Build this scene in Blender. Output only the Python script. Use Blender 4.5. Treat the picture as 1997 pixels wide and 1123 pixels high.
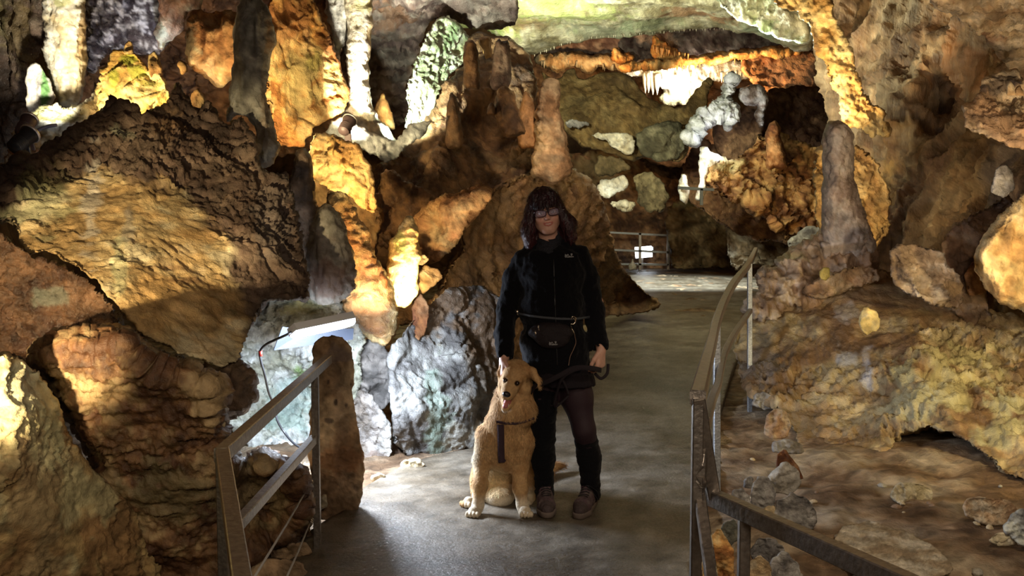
import bpy, math, random
import numpy as np
from math import radians, sin, cos, pi
for _o in list(bpy.data.objects): bpy.data.objects.remove(_o, do_unlink=True)
SC = bpy.context.scene
COL = SC.collection
# ------------------------------------------------------------------ camera
F = 1940.0; PITCH = radians(4.36); CAM = np.array([0.0, 0.0, 1.55])
_cd = bpy.data.cameras.new('camera'); _cd.sensor_fit = 'HORIZONTAL'; _cd.sensor_width = 36.0
_cd.lens = F / 1997.0 * 36.0; _cd.clip_start = 0.05; _cd.clip_end = 200
_co = bpy.data.objects.new('camera', _cd); COL.objects.link(_co)
_co.location = CAM; _co.rotation_euler = (pi / 2 - PITCH, 0, 0); SC.camera = _co
SC.view_settings.view_transform = 'Standard'; SC.view_settings.look = 'None'
SC.view_settings.exposure = 0.0; SC.view_settings.gamma = 1.0; SC.view_settings.use_curve_mapping = False
SC.cycles.max_bounces = 5; SC.cycles.diffuse_bounces = 3; SC.cycles.glossy_bounces = 2
SC.cycles.sample_clamp_indirect = 4.0; SC.cycles.caustics_reflective = False; SC.cycles.caustics_refractive = False
_w = bpy.data.worlds.new('world'); SC.world = _w; _w.use_nodes = True
_w.node_tree.nodes['Background'].inputs[0].default_value = (0.9, 0.75, 0.6, 1); _w.node_tree.nodes['Background'].inputs[1].default_value = 0.0

def ray(px, py):
    x = (np.asarray(px, float) - 998.5) / F; u = (561.5 - np.asarray(py, float)) / F
    return np.stack([x, cos(PITCH) + u * sin(PITCH), -sin(PITCH) + u * cos(PITCH)], -1)
def W(px, py, Y):
    d = ray(px, py); return CAM + d / d[..., 1:2] * np.asarray(Y, float)[..., None]
def G(px, py, z=0.0):
    d = ray(px, py); return CAM + d * ((z - 1.55) / d[..., 2:3])
# ------------------------------------------------------------------ lamps of the cave and added fill lights
def light(kind, px, py, Y, power, color, target=None, size=0.06, angle=60, blend=0.5, pos=None, shape=None, name='lamp_or_fill_light'):
    l = bpy.data.lights.new(name, kind); l.energy = power; l.color = color
    if kind == 'AREA':
        if isinstance(size, tuple): l.shape = 'RECTANGLE'; l.size, l.size_y = size
        else: l.size = size
    else: l.shadow_soft_size = size
    if kind == 'SPOT': l.spot_size = radians(angle); l.spot_blend = blend
    o = bpy.data.objects.new(name, l); COL.objects.link(o)
    p = np.array(pos, float) if pos is not None else W(px, py, Y)
    o.location = p
    if target is not None:
        t = np.array(target, float) if len(target) == 3 and kind and target[2] is not None and isinstance(target, np.ndarray) else W(*target)
        from mathutils import Vector
        o.rotation_euler = Vector(t - p).to_track_quat('-Z', 'Y').to_euler()
    return o
WARM = (1.0, 0.66, 0.30); GOLD = (1.0, 0.74, 0.36); COOL = (0.66, 0.80, 1.0); WHITE = (1.0, 0.90, 0.72); NEUT = (1.0, 0.86, 0.66)
# spot lamp on the left ledge: column, boulder with moss
light('SPOT', 78, 240, 7.0, 140, WHITE, (126, 70, 8.2), .03, 60, .6)
light('SPOT', 176, 250, 6.75, 70, GOLD, (262, 150, 7.2), .03, 100)
# warm lamp behind the left ridge: orange boulder and the brown one
light('SPOT', 562, 312, 7.75, 120, (1, .78, .42), (615, 110, 8.8), .04, 120)
light('SPOT', 330, 190, 8.0, 16, (1, .60, .3), (420, 90, 8.8), .04, 120)
# lamp at the foot of the white column: column and green rock
light('SPOT', 690, 288, 8.8, 260, WHITE, (702, 100, 9.6), .04, 60)
light('SPOT', 760, 262, 9.3, 700, (.88, 1, .80), (836, 110, 10.5), .05, 80)
# hidden lamp low beside the golden stalagmite
light('SPOT', 824, 596, 6.95, 60, GOLD, (805, 500, 7.5), .03, 150)
light('SPOT', 752, 640, 6.15, 60, (1, .62, .25), (680, 410, 7.0), .04, 70)
light('SPOT', 626, 436, 7.2, 60, (1, .70, .30), (676, 335, 7.7), .04, 110)
# fluorescent fitting beside the stalagmite post
light('AREA', 628, 672, 5.62, 50, (.70, .82, 1.0), (590, 850, 6.3), (.5, .07), name='batten_light')
light('AREA', 640, 674, 5.60, 75, (.74, .84, 1.0), (900, 960, 5.6), (.5, .07), name='batten_light')
# warm lamps in front left
light('SPOT', 0, 0, 0, 1500, (1, .77, .42), (225, 545, 4.8), .05, 23, .5, pos=(-1.8, 1.1, 1.0))
light('SPOT', 0, 0, 0, 70, (1, .80, .46), (110, 900, 3.8), .06, 42, .8, pos=(-0.9, 0.7, 1.7))
# right hand lamps
light('SPOT', 0, 0, 0, 280, (1, .82, .44), (1830, 740, 6.4), .06, 60, .8, pos=(3.9, 3.8, 1.2))
light('POINT', 2075, 520, 6.0, 16, GOLD, None, .05)
# golden curtain lamp
light('SPOT', 1560, 330, 10.2, 330, GOLD, (1625, 90, 11.3), .04, 64)
light('SPOT', 1655, 420, 9.5, 26, GOLD, (1700, 380, 10.4), .04, 120)
# right wall and ledge
light('SPOT', 0, 0, 0, 480, (1, .76, .48), (1930, 150, 7), .12, 60, .9, pos=(2.6, 3.0, 0.9))
# far ceiling, green by lamp algae
light('SPOT', 960, 122, 13.0, 1400, (.98, 1, .74), (1150, 20, 14), .1, 140)
light('SPOT', 1480, 125, 13.5, 420, (.85, 1, .85), (1500, 20, 13), .1, 120)
# far bands of stalactites
light('SPOT', 1320, 172, 24.8, 230, WHITE, (1330, 130, 26.5), .1, 160)
light('SPOT', 1400, 175, 23.0, 420, (1, .62, .28), (1420, 100, 24), .1, 150)
light('SPOT', 1150, 150, 22.8, 160, (1, .6, .25), (1150, 90, 25), .1, 150)
light('SPOT', 1405, 300, 17.2, 60, (.9, .92, 1), (1392, 220, 18.6), .06, 120)
light('SPOT', 1352, 340, 17.2, 16, (1, .95, .85), (1375, 330, 17.8), .04, 150)
light('SPOT', 1450, 430, 15.0, 110, (1, .66, .3), (1500, 330, 17.5), .1, 80)
light('SPOT', 1590, 420, 10.5, 50, GOLD, (1590, 300, 12), .05, 90)
light('SPOT', 1290, 260, 21.3, 2300, (.85, .95, .9), (1300, 548, 21.8), .15, 84)
light('SPOT', 1120, 230, 14.0, 130, (1, .84, .5), (1220, 330, 20), .1, 60)
# spots added for brightness, no fixture behind them
light('SPOT', 1180, -60, 7.2, 170, (1, .80, .55), (1075, 270, 9.6), .08, 34, .7)  # added from above to light the standing stalagmite
light('SPOT', 0, 0, 0, 170, (1, .84, .62), (1720, 1000, 5), .15, 70, .9, pos=(1.6, 2.6, 2.7))  # added to brighten the clay ground on the right
light('SPOT', 0, 0, 0, 26, (1, .80, .62), (1070, 520, 5.1), .12, 26, .9, pos=(0.9, 0.3, 2.2))  # added front fill for the woman
light('SPOT', 0, 0, 0, 110, (1, .80, .66), (1650, 400, 8.8), .08, 34, .8, pos=(2.0, 3.6, 1.9))  # added to brighten the big right stalagmite
light('SPOT', 300, 175, 8.6, 36, (.75, .8, 1), (255, 40, 9.6), .04, 80)  # added cool light so the crystal wall shows
# added soft fill over the path, no lamp hangs there
light('AREA', 0, 0, 0, 48, (1, .80, .60), (1100, 560, 6), 1.2, pos=(0.5, 0.2, 2.5))
light('AREA', 0, 0, 0, 60, (.96, .92, .66), (1300, 560, 14), 1.5, pos=(2.2, 12, 3.6))


# ------------------------------------------------------------------ noise
def _hash(ix, iy, iz, seed):
    h = (ix.astype(np.uint32) * np.uint32(374761393) + iy.astype(np.uint32) * np.uint32(668265263)
         + iz.astype(np.uint32) * np.uint32(2147483647) + np.uint32((seed * 974634777) & 0xffffffff))
    h = (h ^ (h >> np.uint32(13))) * np.uint32(1274126177)
    h = (h ^ (h >> np.uint32(16))) * np.uint32(2246822519)
    return h ^ (h >> np.uint32(13))
_GT = np.array([[1,1,0],[-1,1,0],[1,-1,0],[-1,-1,0],[1,0,1],[-1,0,1],[1,0,-1],[-1,0,-1],[0,1,1],[0,-1,1],[0,1,-1],[0,-1,-1],[1,1,0],[-1,1,0],[0,-1,1],[0,-1,-1]], np.float32)
def pnoise(p, seed=0):
    p = np.asarray(p, np.float32); fl = np.floor(p); f = p - fl; i = fl.astype(np.int64)
    u = f * f * f * (f * (f * 6 - 15) + 10); out = np.zeros(len(p), np.float32)
    for c in range(8):
        o = ((c >> 0) & 1, (c >> 1) & 1, (c >> 2) & 1)
        g = _GT[_hash(i[:, 0] + o[0], i[:, 1] + o[1], i[:, 2] + o[2], seed) & np.uint32(15)]
        d = (g * (f - np.array(o, np.float32))).sum(1)
        w = (u[:, 0] if o[0] else 1 - u[:, 0]) * (u[:, 1] if o[1] else 1 - u[:, 1]) * (u[:, 2] if o[2] else 1 - u[:, 2])
        out += w * d
    return out
def fbm(p, octv=4, seed=0, gain=.5, ridged=False):
    s = np.zeros(len(p), np.float32); a = 1.0; q = np.asarray(p, np.float32)
    for k in range(octv):
        n = pnoise(q, seed + k * 17)
        s += a * ((1 - 2 * np.abs(n)) - .5 if ridged else n); a *= gain; q = q * 2.03 + 7.1
    return s
def worley(p, seed=0):
    p = np.asarray(p, np.float32); i = np.floor(p).astype(np.int64)
    F1 = np.full(len(p), 9., np.float32); F2 = F1.copy(); C = np.zeros((len(p), 3), np.float32); H = np.zeros(len(p), np.uint32)
    for dx in (-1, 0, 1):
        for dy in (-1, 0, 1):
            for dz in (-1, 0, 1):
                c = i + np.array([dx, dy, dz]); h = _hash(c[:, 0], c[:, 1], c[:, 2], seed)
                j = np.stack([(h & np.uint32(1023)), ((h >> np.uint32(10)) & np.uint32(1023)), ((h >> np.uint32(20)) & np.uint32(1023))], 1).astype(np.float32) / 1023.
                q = c + j; d = np.sqrt(((p - q) ** 2).sum(1)).astype(np.float32)
                m = d < F1
                F2 = np.where(m, F1, np.minimum(F2, d)); F1 = np.where(m, d, F1); C[m] = q[m]; H[m] = h[m]
    return F1, F2, C, H
def facets(p, seed=0):
    F1, F2, C, H = worley(p + .25 * np.stack([pnoise(p * 1.7, 3), pnoise(p * 1.7, 4), pnoise(p * 1.7, 5)], 1), seed)
    g = np.stack([((H >> np.uint32(3)) & np.uint32(255)), ((H >> np.uint32(11)) & np.uint32(255)), ((H >> np.uint32(19)) & np.uint32(255))], 1).astype(np.float32) / 127.5 - 1
    h = ((p - C) * g).sum(1) * .8 + ((H & np.uint32(63)).astype(np.float32) / 63 - .5) * .5
    return h * np.clip((F2 - F1) / .25, 0.15, 1) - .35 * (1 - np.clip((F2 - F1) / .10, 0, 1))
def pits(q, seed):
    F1, F2, C, H = worley(q + .3 * pnoise(q * 2, 5)[:, None], seed + 77)
    return -.55 * np.clip(1 - F1 / .34, 0, 1) * ((H & np.uint32(3)) == 0)
def relief(p, style, s, seed):
    """height field (unit amplitude about 1) in metres space p, base feature size s"""
    p = np.asarray(p, np.float32); q = p / s
    if style in ('crag', 'boulder', 'rough'):
        wq = q + .35 * np.stack([pnoise(q * 1.1, 61), pnoise(q * 1.1, 62), pnoise(q * 1.1, 63)], 1)
        mk = np.clip(.5 + 1.6 * fbm(q * .55, 2, seed + 40), 0, 1)
        ck = 0
        for k, (fs, wd) in enumerate(((.55, .035), (1.3, .05))):
            n1 = pnoise(wq * fs, seed + 21 + k); ck = ck - (.34 if k == 0 else .2) * np.clip(1 - np.abs(n1) / wd, 0, 1) * np.clip(.3 + 2 * pnoise(q * .8, seed + 25 + k), 0, 1)
    if style == 'crag':
        return .5 * fbm(q * .7, 3, seed) + .75 * facets(wq, seed + 1) + .5 * mk * facets(wq * 2.3, seed + 2) + (.10 + .2 * mk) * fbm(wq * 5, 4, seed + 3, .6, True) + ck + pits(q * 1.3, seed)
    if style == 'boulder':
        return .5 * fbm(q * .6, 3, seed) + .6 * facets(wq * .8, seed + 1) + .22 * mk * facets(wq * 2.4, seed + 4) + .10 * fbm(q * 4, 4, seed + 3, .6) + ck
    if style == 'rough':
        return .75 * fbm(q * .8, 4, seed, .55) + (.1 + .35 * mk) * fbm(wq * 2.6, 5, seed + 5, .62, True) + .35 * mk * facets(wq * 1.3, seed) + ck + pits(q * 1.2, seed)
    if style == 'knob':
        w = q * np.array([.75, .75, 1.6], np.float32); w = w + .4 * np.stack([pnoise(w, 8), pnoise(w, 9), pnoise(w, 10)], 1)
        F1, F2, _, _ = worley(w, seed); G1, _, _, _ = worley(w * 2.3, seed + 1)
        return .8 * (np.clip(1 - F1, 0, 1) ** 1.5) + .35 * (1 - G1) + .5 * fbm(q * .5, 2, seed) + .15 * fbm(q * 5, 3, seed + 2, .6)
    if style == 'flow':
        w = q * np.array([1.6, 1.6, .35], np.float32) + .35 * np.stack([pnoise(q, 8), pnoise(q, 9), 0 * q[:, 0]], 1)
        return .7 * fbm(w, 3, seed, .5, True) + .25 * fbm(q * np.array([1, 1, 2.5], np.float32), 3, seed + 1) + .10 * fbm(q * 6, 3, seed + 3, .6)
    if style == 'ring':
        w = q * np.array([.5, .5, 1.8], np.float32)
        return .45 * fbm(w, 3, seed) + .35 * fbm(q * np.array([2.5, 2.5, .5], np.float32), 2, seed + 1) + .25 * fbm(q * 4, 4, seed + 3, .6, True)
    if style == 'crystal':
        F1, F2, _, _ = worley(q * 2, seed); G1, _, _, _ = worley(q * 5, seed + 3)
        return .4 * fbm(q * .6, 3, seed) + .6 * (1 - F1) + .35 * (1 - G1)
    return .8 * fbm(q * .8, 3, seed) + .06 * fbm(q * 6, 4, seed + 3, .6)   # smooth
# ------------------------------------------------------------------ objects
def tag(o, label=None, cat=None, group=None, kind=None):
    if label: o['label'] = label
    if cat: o['category'] = cat
    if group: o['group'] = group
    if kind: o['kind'] = kind
    return o
def mesh_obj(name, V, Fc, mat, parent=None, origin=None, col=None, smooth=True, sharp=None):
    V = np.asarray(V, float)
    if origin is None:
        if parent is not None: origin = (0, 0, 0)
        else: origin = ((V[:, 0].min() + V[:, 0].max()) / 2, (V[:, 1].min() + V[:, 1].max()) / 2, V[:, 2].min())
    origin = np.array(origin, float)
    me = bpy.data.meshes.new(name)
    if isinstance(Fc, np.ndarray) and Fc.ndim == 2:
        n = Fc.shape[1]; Fi = Fc.astype(np.int32)
        if n == 4:   # collapse degenerate quads to triangles is not needed for the renderer
            pass
        me.vertices.add(len(V)); me.vertices.foreach_set('co', (V - origin).astype(np.float32).ravel())
        me.loops.add(Fi.size); me.loops.foreach_set('vertex_index', Fi.ravel())
        me.polygons.add(len(Fi)); me.polygons.foreach_set('loop_start', np.arange(0, Fi.size, n, dtype=np.int32))
        me.update(calc_edges=True)
    else:
        me.from_pydata((V - origin).tolist(), [], [list(map(int, f)) for f in Fc])
    if smooth: me.polygons.foreach_set('use_smooth', np.ones(len(me.polygons), bool))
    if col is not None:
        a = me.color_attributes.new('Col', 'FLOAT_COLOR', 'POINT')
        c = np.ones((len(V), 4), np.float32); c[:, :3] = col; a.data.foreach_set('color', c.ravel())
    if mat is not None: me.materials.append(mat)
    me.validate(); me.update()
    o = bpy.data.objects.new(name, me); COL.objects.link(o); o.location = origin
    if parent is not None:
        o.parent = parent; o.location = origin
    return o
def empty(name, loc=(0, 0, 0), label=None, cat=None, group=None):
    o = bpy.data.objects.new(name, None); COL.objects.link(o); o.location = loc; o.empty_display_size = .1
    return tag(o, label, cat, group)
def vnormals(V, Fc):
    n = np.zeros_like(V)
    a, b, c = V[Fc[:, 0]], V[Fc[:, 1]], V[Fc[:, 2]]
    if Fc.shape[1] == 4:
        fn = np.cross(c - a, V[Fc[:, 3]] - b)
    else: fn = np.cross(b - a, c - a)
    for k in range(Fc.shape[1]):
        for ax in range(3): n[:, ax] += np.bincount(Fc[:, k], fn[:, ax], len(V))
    return n / (np.linalg.norm(n, axis=1, keepdims=True) + 1e-12)
# ------------------------------------------------------------------ materials
_mats = {}
def rockmat(rough=.7, bump=.6, scale=30., spec=.4, var=.35, aniso=None, dist=.02):
    key = ('rock', rough, bump, scale, spec, var, aniso, dist)
    if key in _mats: return _mats[key]
    m = bpy.data.materials.new('rock'); m.use_nodes = True; nt = m.node_tree; N = nt.nodes; L = nt.links
    b = N['Principled BSDF']; b.inputs['Specular IOR Level'].default_value = spec
    at = N.new('ShaderNodeAttribute'); at.attribute_name = 'Col'
    tc = N.new('ShaderNodeNewGeometry'); mp = N.new('ShaderNodeMapping'); L.new(tc.outputs['Position'], mp.inputs[0])
    if aniso: mp.inputs['Scale'].default_value = aniso
    n1 = N.new('ShaderNodeTexNoise'); n1.inputs['Scale'].default_value = scale; n1.inputs['Detail'].default_value = 6; n1.inputs['Roughness'].default_value = .7
    L.new(mp.outputs[0], n1.inputs['Vector'])
    n2 = N.new('ShaderNodeTexNoise'); n2.inputs['Scale'].default_value = scale * .3; n2.inputs['Detail'].default_value = 5; n2.inputs['Distortion'].default_value = .6
    L.new(mp.outputs[0], n2.inputs['Vector'])
    mr = N.new('ShaderNodeMapRange'); mr.inputs[1].default_value = .3; mr.inputs[2].default_value = .7
    mr.inputs[3].default_value = 1 - var; mr.inputs[4].default_value = 1 + var; L.new(n2.outputs[0], mr.inputs[0])
    mx = N.new('ShaderNodeVectorMath'); mx.operation = 'SCALE'; L.new(at.outputs['Color'], mx.inputs[0]); L.new(mr.outputs[0], mx.inputs['Scale'])
    L.new(mx.outputs[0], b.inputs['Base Color'])
    rr = N.new('ShaderNodeMapRange'); rr.inputs[1].default_value = .35; rr.inputs[2].default_value = .65
    rr.inputs[3].default_value = max(.08, rough - .2); rr.inputs[4].default_value = min(1, rough + .15); L.new(n1.outputs[0], rr.inputs[0]); L.new(rr.outputs[0], b.inputs['Roughness'])
    ad = N.new('ShaderNodeMath'); ad.operation = 'ADD'; L.new(n1.outputs[0], ad.inputs[0]); L.new(n2.outputs[0], ad.inputs[1])
    bp = N.new('ShaderNodeBump'); bp.inputs['Strength'].default_value = bump; bp.inputs['Distance'].default_value = dist
    L.new(ad.outputs[0], bp.inputs['Height']); L.new(bp.outputs[0], b.inputs['Normal'])
    _mats[key] = m; return m
def RM(*a): return a
def matfor(mt, Y):
    a = list(mt or RM(.7, .6, 30., .4)); a += [.7, .6, 30., .4, .35, None, None][len(a):]
    k = 5. / max(3., round(Y / 1.5) * 1.5); d = a[6] or .02
    if a[2] < 12: k = 1; 
    return rockmat(a[0], a[1], round(a[2] * k, 1), a[3], a[4], a[5], d if k == 1 else round(d / k, 3))
def mat(name, color, rough=.5, metal=0., spec=.5, emit=None, bump=0, bscale=60, var=0, vcol=False, sheen=0, alpha=None, trans=0):
    if name in _mats: return _mats[name]
    m = bpy.data.materials.new(name); m.use_nodes = True; nt = m.node_tree; N = nt.nodes; L = nt.links
    b = N['Principled BSDF']; b.inputs['Base Color'].default_value = (*color, 1); b.inputs['Roughness'].default_value = rough
    b.inputs['Metallic'].default_value = metal; b.inputs['Specular IOR Level'].default_value = spec
    if sheen: b.inputs['Sheen Weight'].default_value = sheen; b.inputs['Sheen Roughness'].default_value = .5
    if trans: b.inputs['Transmission Weight'].default_value = trans
    if alpha is not None: b.inputs['Alpha'].default_value = alpha
    if emit: b.inputs['Emission Color'].default_value = (*emit[0], 1); b.inputs['Emission Strength'].default_value = emit[1]
    tc = N.new('ShaderNodeTexCoord'); n1 = N.new('ShaderNodeTexNoise'); n1.inputs['Scale'].default_value = bscale; n1.inputs['Detail'].default_value = 4
    L.new(tc.outputs['Object'], n1.inputs['Vector'])
    if vcol or var:
        mr = N.new('ShaderNodeMapRange'); mr.inputs[1].default_value = .3; mr.inputs[2].default_value = .7; mr.inputs[3].default_value = 1 - var; mr.inputs[4].default_value = 1 + var
        L.new(n1.outputs[0], mr.inputs[0]); mx = N.new('ShaderNodeVectorMath'); mx.operation = 'SCALE'; L.new(mr.outputs[0], mx.inputs['Scale'])
        if vcol:
            at = N.new('ShaderNodeAttribute'); at.attribute_name = 'Col'; L.new(at.outputs['Color'], mx.inputs[0])
        else: mx.inputs[0].default_value = color
        L.new(mx.outputs[0], b.inputs['Base Color'])
    if bump:
        bp = N.new('ShaderNodeBump'); bp.inputs['Strength'].default_value = bump; bp.inputs['Distance'].default_value = .01
        L.new(n1.outputs[0], bp.inputs['Height']); L.new(bp.outputs[0], b.inputs['Normal'])
    _mats[name] = m; return m
# ------------------------------------------------------------------ rocks: an outline given a distance, a size and a thickness
def fine_outline(poly, rough, seed, step=6.):
    P = np.array(poly, float); out = []
    # round the corners a little (one Chaikin pass), then subdivide
    Q = []
    for i in range(len(P)):
        a, b = P[i], P[(i + 1) % len(P)]; Q += [a * .87 + b * .13, a * .13 + b * .87]
    P = np.array(Q)
    for i in range(len(P)):
        a, b = P[i], P[(i + 1) % len(P)]; n = max(1, int(np.linalg.norm(b - a) / step))
        for k in range(n): out.append(a + (b - a) * k / n)
    P = np.array(out)
    t = np.roll(P, -1, 0) - np.roll(P, 1, 0); t /= np.linalg.norm(t, axis=1, keepdims=True) + 1e-9
    nr = np.stack([t[:, 1], -t[:, 0]], 1); q = np.stack([P[:, 0], P[:, 1], np.full(len(P), seed * 3.7)], 1).astype(np.float32)
    j = pnoise(q / 75., seed + 9) * 2.0 * min(1., np.ptp(P, 0).min() / 150.) + pnoise(q / 34., seed) * 1.5 + pnoise(q / 13., seed + 1) * .8 + pnoise(q / 6.5, seed + 2) * .5
    j = j + 1.1 * (np.abs(pnoise(q / 21., seed + 5)) - .2) * 2.2
    return P + nr * (j * rough)[:, None]
def seg_dist(Q, P):
    """distance, nearest point and inside flag of points Q to the closed outline P"""
    D = np.full(len(Q), 1e18); NP = np.zeros_like(Q); ins = np.zeros(len(Q), bool)
    A = P; B = np.roll(P, -1, 0)
    for a, b in zip(A, B):
        ab = b - a; L2 = (ab ** 2).sum() + 1e-12
        t = np.clip(((Q - a) @ ab) / L2, 0, 1); c = a + t[:, None] * ab; d = ((Q - c) ** 2).sum(1)
        m = d < D; D[m] = d[m]; NP[m] = c[m]
        cr = (a[1] > Q[:, 1]) != (b[1] > Q[:, 1])
        if a[1] != b[1]:
            xi = a[0] + (Q[:, 1] - a[1]) * (b[0] - a[0]) / (b[1] - a[1]); ins ^= cr & (Q[:, 0] < xi)
    return np.sqrt(D), NP, ins
def mixcol(P3, cols, seed, s=.35):
    """mineral colours: palette entries mixed by noise in the rock's own space"""
    c = np.array(cols, np.float32); k = len(c); q = np.asarray(P3, np.float32) / s
    t = np.clip(fbm(q, 5, seed + 50, .65) * 1.25 + .5, 0, .999) * (k - 1)
    i = np.floor(t).astype(int); f = (t - i)[:, None]; f = f * f * (3 - 2 * f)
    out = c[i] * (1 - f) + c[np.minimum(i + 1, k - 1)] * f
    return out * np.clip(1 + .42 * fbm(q * 4, 4, seed + 70, .75), .35, 1.9)[:, None]
def rock(name, poly, Y, T, cols, style='crag', amp=.05, s=.3, R=None, lean=0., yaw=0., ctrl=(), back=None, rough=3., step=4., seed=None,
         patches=(), mt=None, label=None, cat='rock', group=None, kind=None, parent=None, cs=.35, power=2.6, cut=None, micro=None, calm=None):
    global _rseed
    if seed is None: _rseed += 1; seed = _rseed
    P = fine_outline(poly, rough, seed, max(3., step * 1.3))
    lo, hi = P.min(0) - step, P.max(0) + step
    gx = np.arange(lo[0], hi[0] + step, step); gy = np.arange(lo[1], hi[1] + step, step)
    X, Yg = np.meshgrid(gx, gy); Q = np.stack([X.ravel(), Yg.ravel()], 1); nx, ny = len(gx), len(gy)
    D, NP, ins = seg_dist(Q, P)
    idx = np.arange(nx * ny).reshape(ny, nx)
    quads = np.stack([idx[:-1, :-1], idx[1:, :-1], idx[1:, 1:], idx[:-1, 1:]], -1).reshape(-1, 4)
    keep = ins[quads].any(1); quads = quads[keep]
    used = np.unique(quads); remap = -np.ones(nx * ny, int); remap[used] = np.arange(len(used)); quads = remap[quads]
    Q, D, NP, ins = Q[used], D[used], NP[used], ins[used]
    edge = ~ins; Qs = Q.copy(); Qs[edge] = NP[edge]; D = np.where(edge, 0, D)
    cx, cy = np.mean(P, 0)
    if R is None: R = max(6., min(D.max() * .9, 60.))
    base = Y + yaw * (Qs[:, 0] - cx) / 100. - lean * (Qs[:, 1] - cy) / 100.
    for c in ctrl: base = base + c[2] * np.exp(-((Qs[:, 0] - c[0]) ** 2 + (Qs[:, 1] - c[1]) ** 2) / (c[3] ** 2))
    prof = (1 - (1 - np.clip(D / R, 0, 1)) ** power) ** (1. / power)
    if cut is None: cut = {'crag': 9, 'boulder': 8, 'rough': 6}.get(style, 0)
    if cut:
        rg = np.random.RandomState(seed); hx = max(20., (P[:, 0].max() - P[:, 0].min()) / 2); hy = max(20., (P[:, 1].max() - P[:, 1].min()) / 2); hm = min(hx, hy)
        for k in range(cut):
            th = rg.uniform(0, 2 * pi); ox, oy = rg.uniform(-.75, .75, 2); sl = rg.uniform(.25, .95)
            f = rg.uniform(.5, .95) - sl * (((Qs[:, 0] - cx - ox * hx) * cos(th) + (Qs[:, 1] - cy - oy * hy) * sin(th)) / hm)
            f = np.maximum(f, .12 + .1 * rg.rand()); prof = np.minimum(prof, f)
    back = T if back is None else back
    Vf = W(Qs[:, 0], Qs[:, 1], base - T * prof)
    bi = np.where(ins)[0]
    Vb = W(Qs[bi, 0], Qs[bi, 1], base[bi] + back * prof[bi])
    bmap = np.arange(len(Qs)); bmap[bi] = len(Qs) + np.arange(len(bi))
    V = np.concatenate([Vf, Vb]); Fq = np.concatenate([quads, bmap[quads][:, ::-1]])
    nrm = vnormals(V, Fq)
    if micro is None: micro = {'smooth': .35, 'flow': .7, 'ring': .7, 'boulder': .75}.get(style, 1.)
    ms = .042 * Y / 5
    if style in ('flow', 'ring'): ms = ms * np.array([.8, .8, 2.2])
    mm = np.clip(.6 + 1.3 * fbm(V / (ms * 9), 2, seed + 36), .15, 1.3)
    h = relief(V, style, s, seed) * amp + mm * micro * .013 * Y / 5 * (fbm(V / ms, 3, seed + 33, .6, True) + .8 * fbm(V / (ms * 3.1), 2, seed + 34))
    if calm is not None:    # an area where the rock is smoother
        dd, _, ii = seg_dist(Qs, np.array(calm[0], float)); cf = 1 - (1 - calm[1]) * np.clip(.5 + np.where(ii, dd, -dd) / 30, 0, 1); h = h * np.concatenate([cf, cf[bi]])
    tp = np.clip(.4 + .6 * D / 8., 0, 1); h = h * np.concatenate([tp, tp[bi]])
    V = V + nrm * h[:, None]
    PX = np.concatenate([Qs, Qs[bi]])
    c = mixcol(V, cols, seed, cs)
    for pt in patches:
        if not np.isscalar(pt[0]):      # an outlined area with its own palette
            dd, _, ii = seg_dist(PX, np.array(pt[0], float)); sd = np.where(ii, dd, -dd) + 26 * fbm(V / (cs * .4), 4, seed + 9, .6)
            w = np.clip(.5 + sd / pt[3], 0, 1)[:, None] * pt[2]; c = c * (1 - w) + mixcol(V, pt[1], seed + 12, cs) * w; continue
        x, y, rx, ry, pc, st = pt[:6]
        d = np.sqrt(((PX[:, 0] - x) / rx) ** 2 + ((PX[:, 1] - y) / ry) ** 2)
        w = np.clip((1.15 - d + .9 * fbm(V / (cs * .5), 4, seed + 9, .65)) * 2.2, 0, 1)[:, None] * st
        c = c * (1 - w) + np.array(pc, np.float32) * w
    c = np.clip(c, .004, .95)
    o = mesh_obj(name, V, Fq, matfor(mt, Y), parent, col=c)
    tag(o, label, cat if (kind != 'structure' and parent is None) else None, group, kind)
    return o
_rseed = 100
def tube(pts, r, n=8, closed=False, caps=True):
    P = np.array(pts, float); m = len(P); rr = np.full(m, r) if np.isscalar(r) else np.array(r, float)
    t = np.gradient(P, axis=0) if not closed else (np.roll(P, -1, 0) - np.roll(P, 1, 0)); t /= np.linalg.norm(t, axis=1, keepdims=True) + 1e-9
    up = np.array([0, 0, 1.]) if abs(t[0][2]) < .9 else np.array([1., 0, 0]); V = []
    for i in range(m):
        a = np.cross(t[i], up); a /= np.linalg.norm(a) + 1e-9; b = np.cross(t[i], a); up = -np.cross(t[i], a) if False else up
        ang = np.arange(n) * 2 * pi / n; V.append(P[i] + rr[i] * (np.cos(ang)[:, None] * a + np.sin(ang)[:, None] * b))
    V = np.concatenate(V); Fc = []
    for i in range(m - (0 if closed else 1)):
        j = (i + 1) % m
        for k in range(n): Fc.append([i * n + k, i * n + (k + 1) % n, j * n + (k + 1) % n, j * n + k])
    if caps and not closed: Fc.append(list(range(n))[::-1]); Fc.append([(m - 1) * n + k for k in range(n)])
    return V, Fc
def boxbar(a, b, w, h, upv=(0, 0, 1), bevel=.003):
    """rectangular bar from a to b, w across, h along up"""
    a, b = np.array(a, float), np.array(b, float); d = b - a; d /= np.linalg.norm(d)
    u = np.array(upv, float); s = np.cross(d, u); s /= np.linalg.norm(s); u = np.cross(s, d)
    e = bevel; ring = [(-w/2+e, -h/2), (w/2-e, -h/2), (w/2, -h/2+e), (w/2, h/2-e), (w/2-e, h/2), (-w/2+e, h/2), (-w/2, h/2-e), (-w/2, -h/2+e)]
    V = [p + s * x + u * y for p in (a, b) for x, y in ring]
    Fc = [[k, (k+1) % 8, 8 + (k+1) % 8, 8 + k] for k in range(8)] + [list(range(8))[::-1], list(range(8, 16))]
    return np.array(V), Fc
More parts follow.
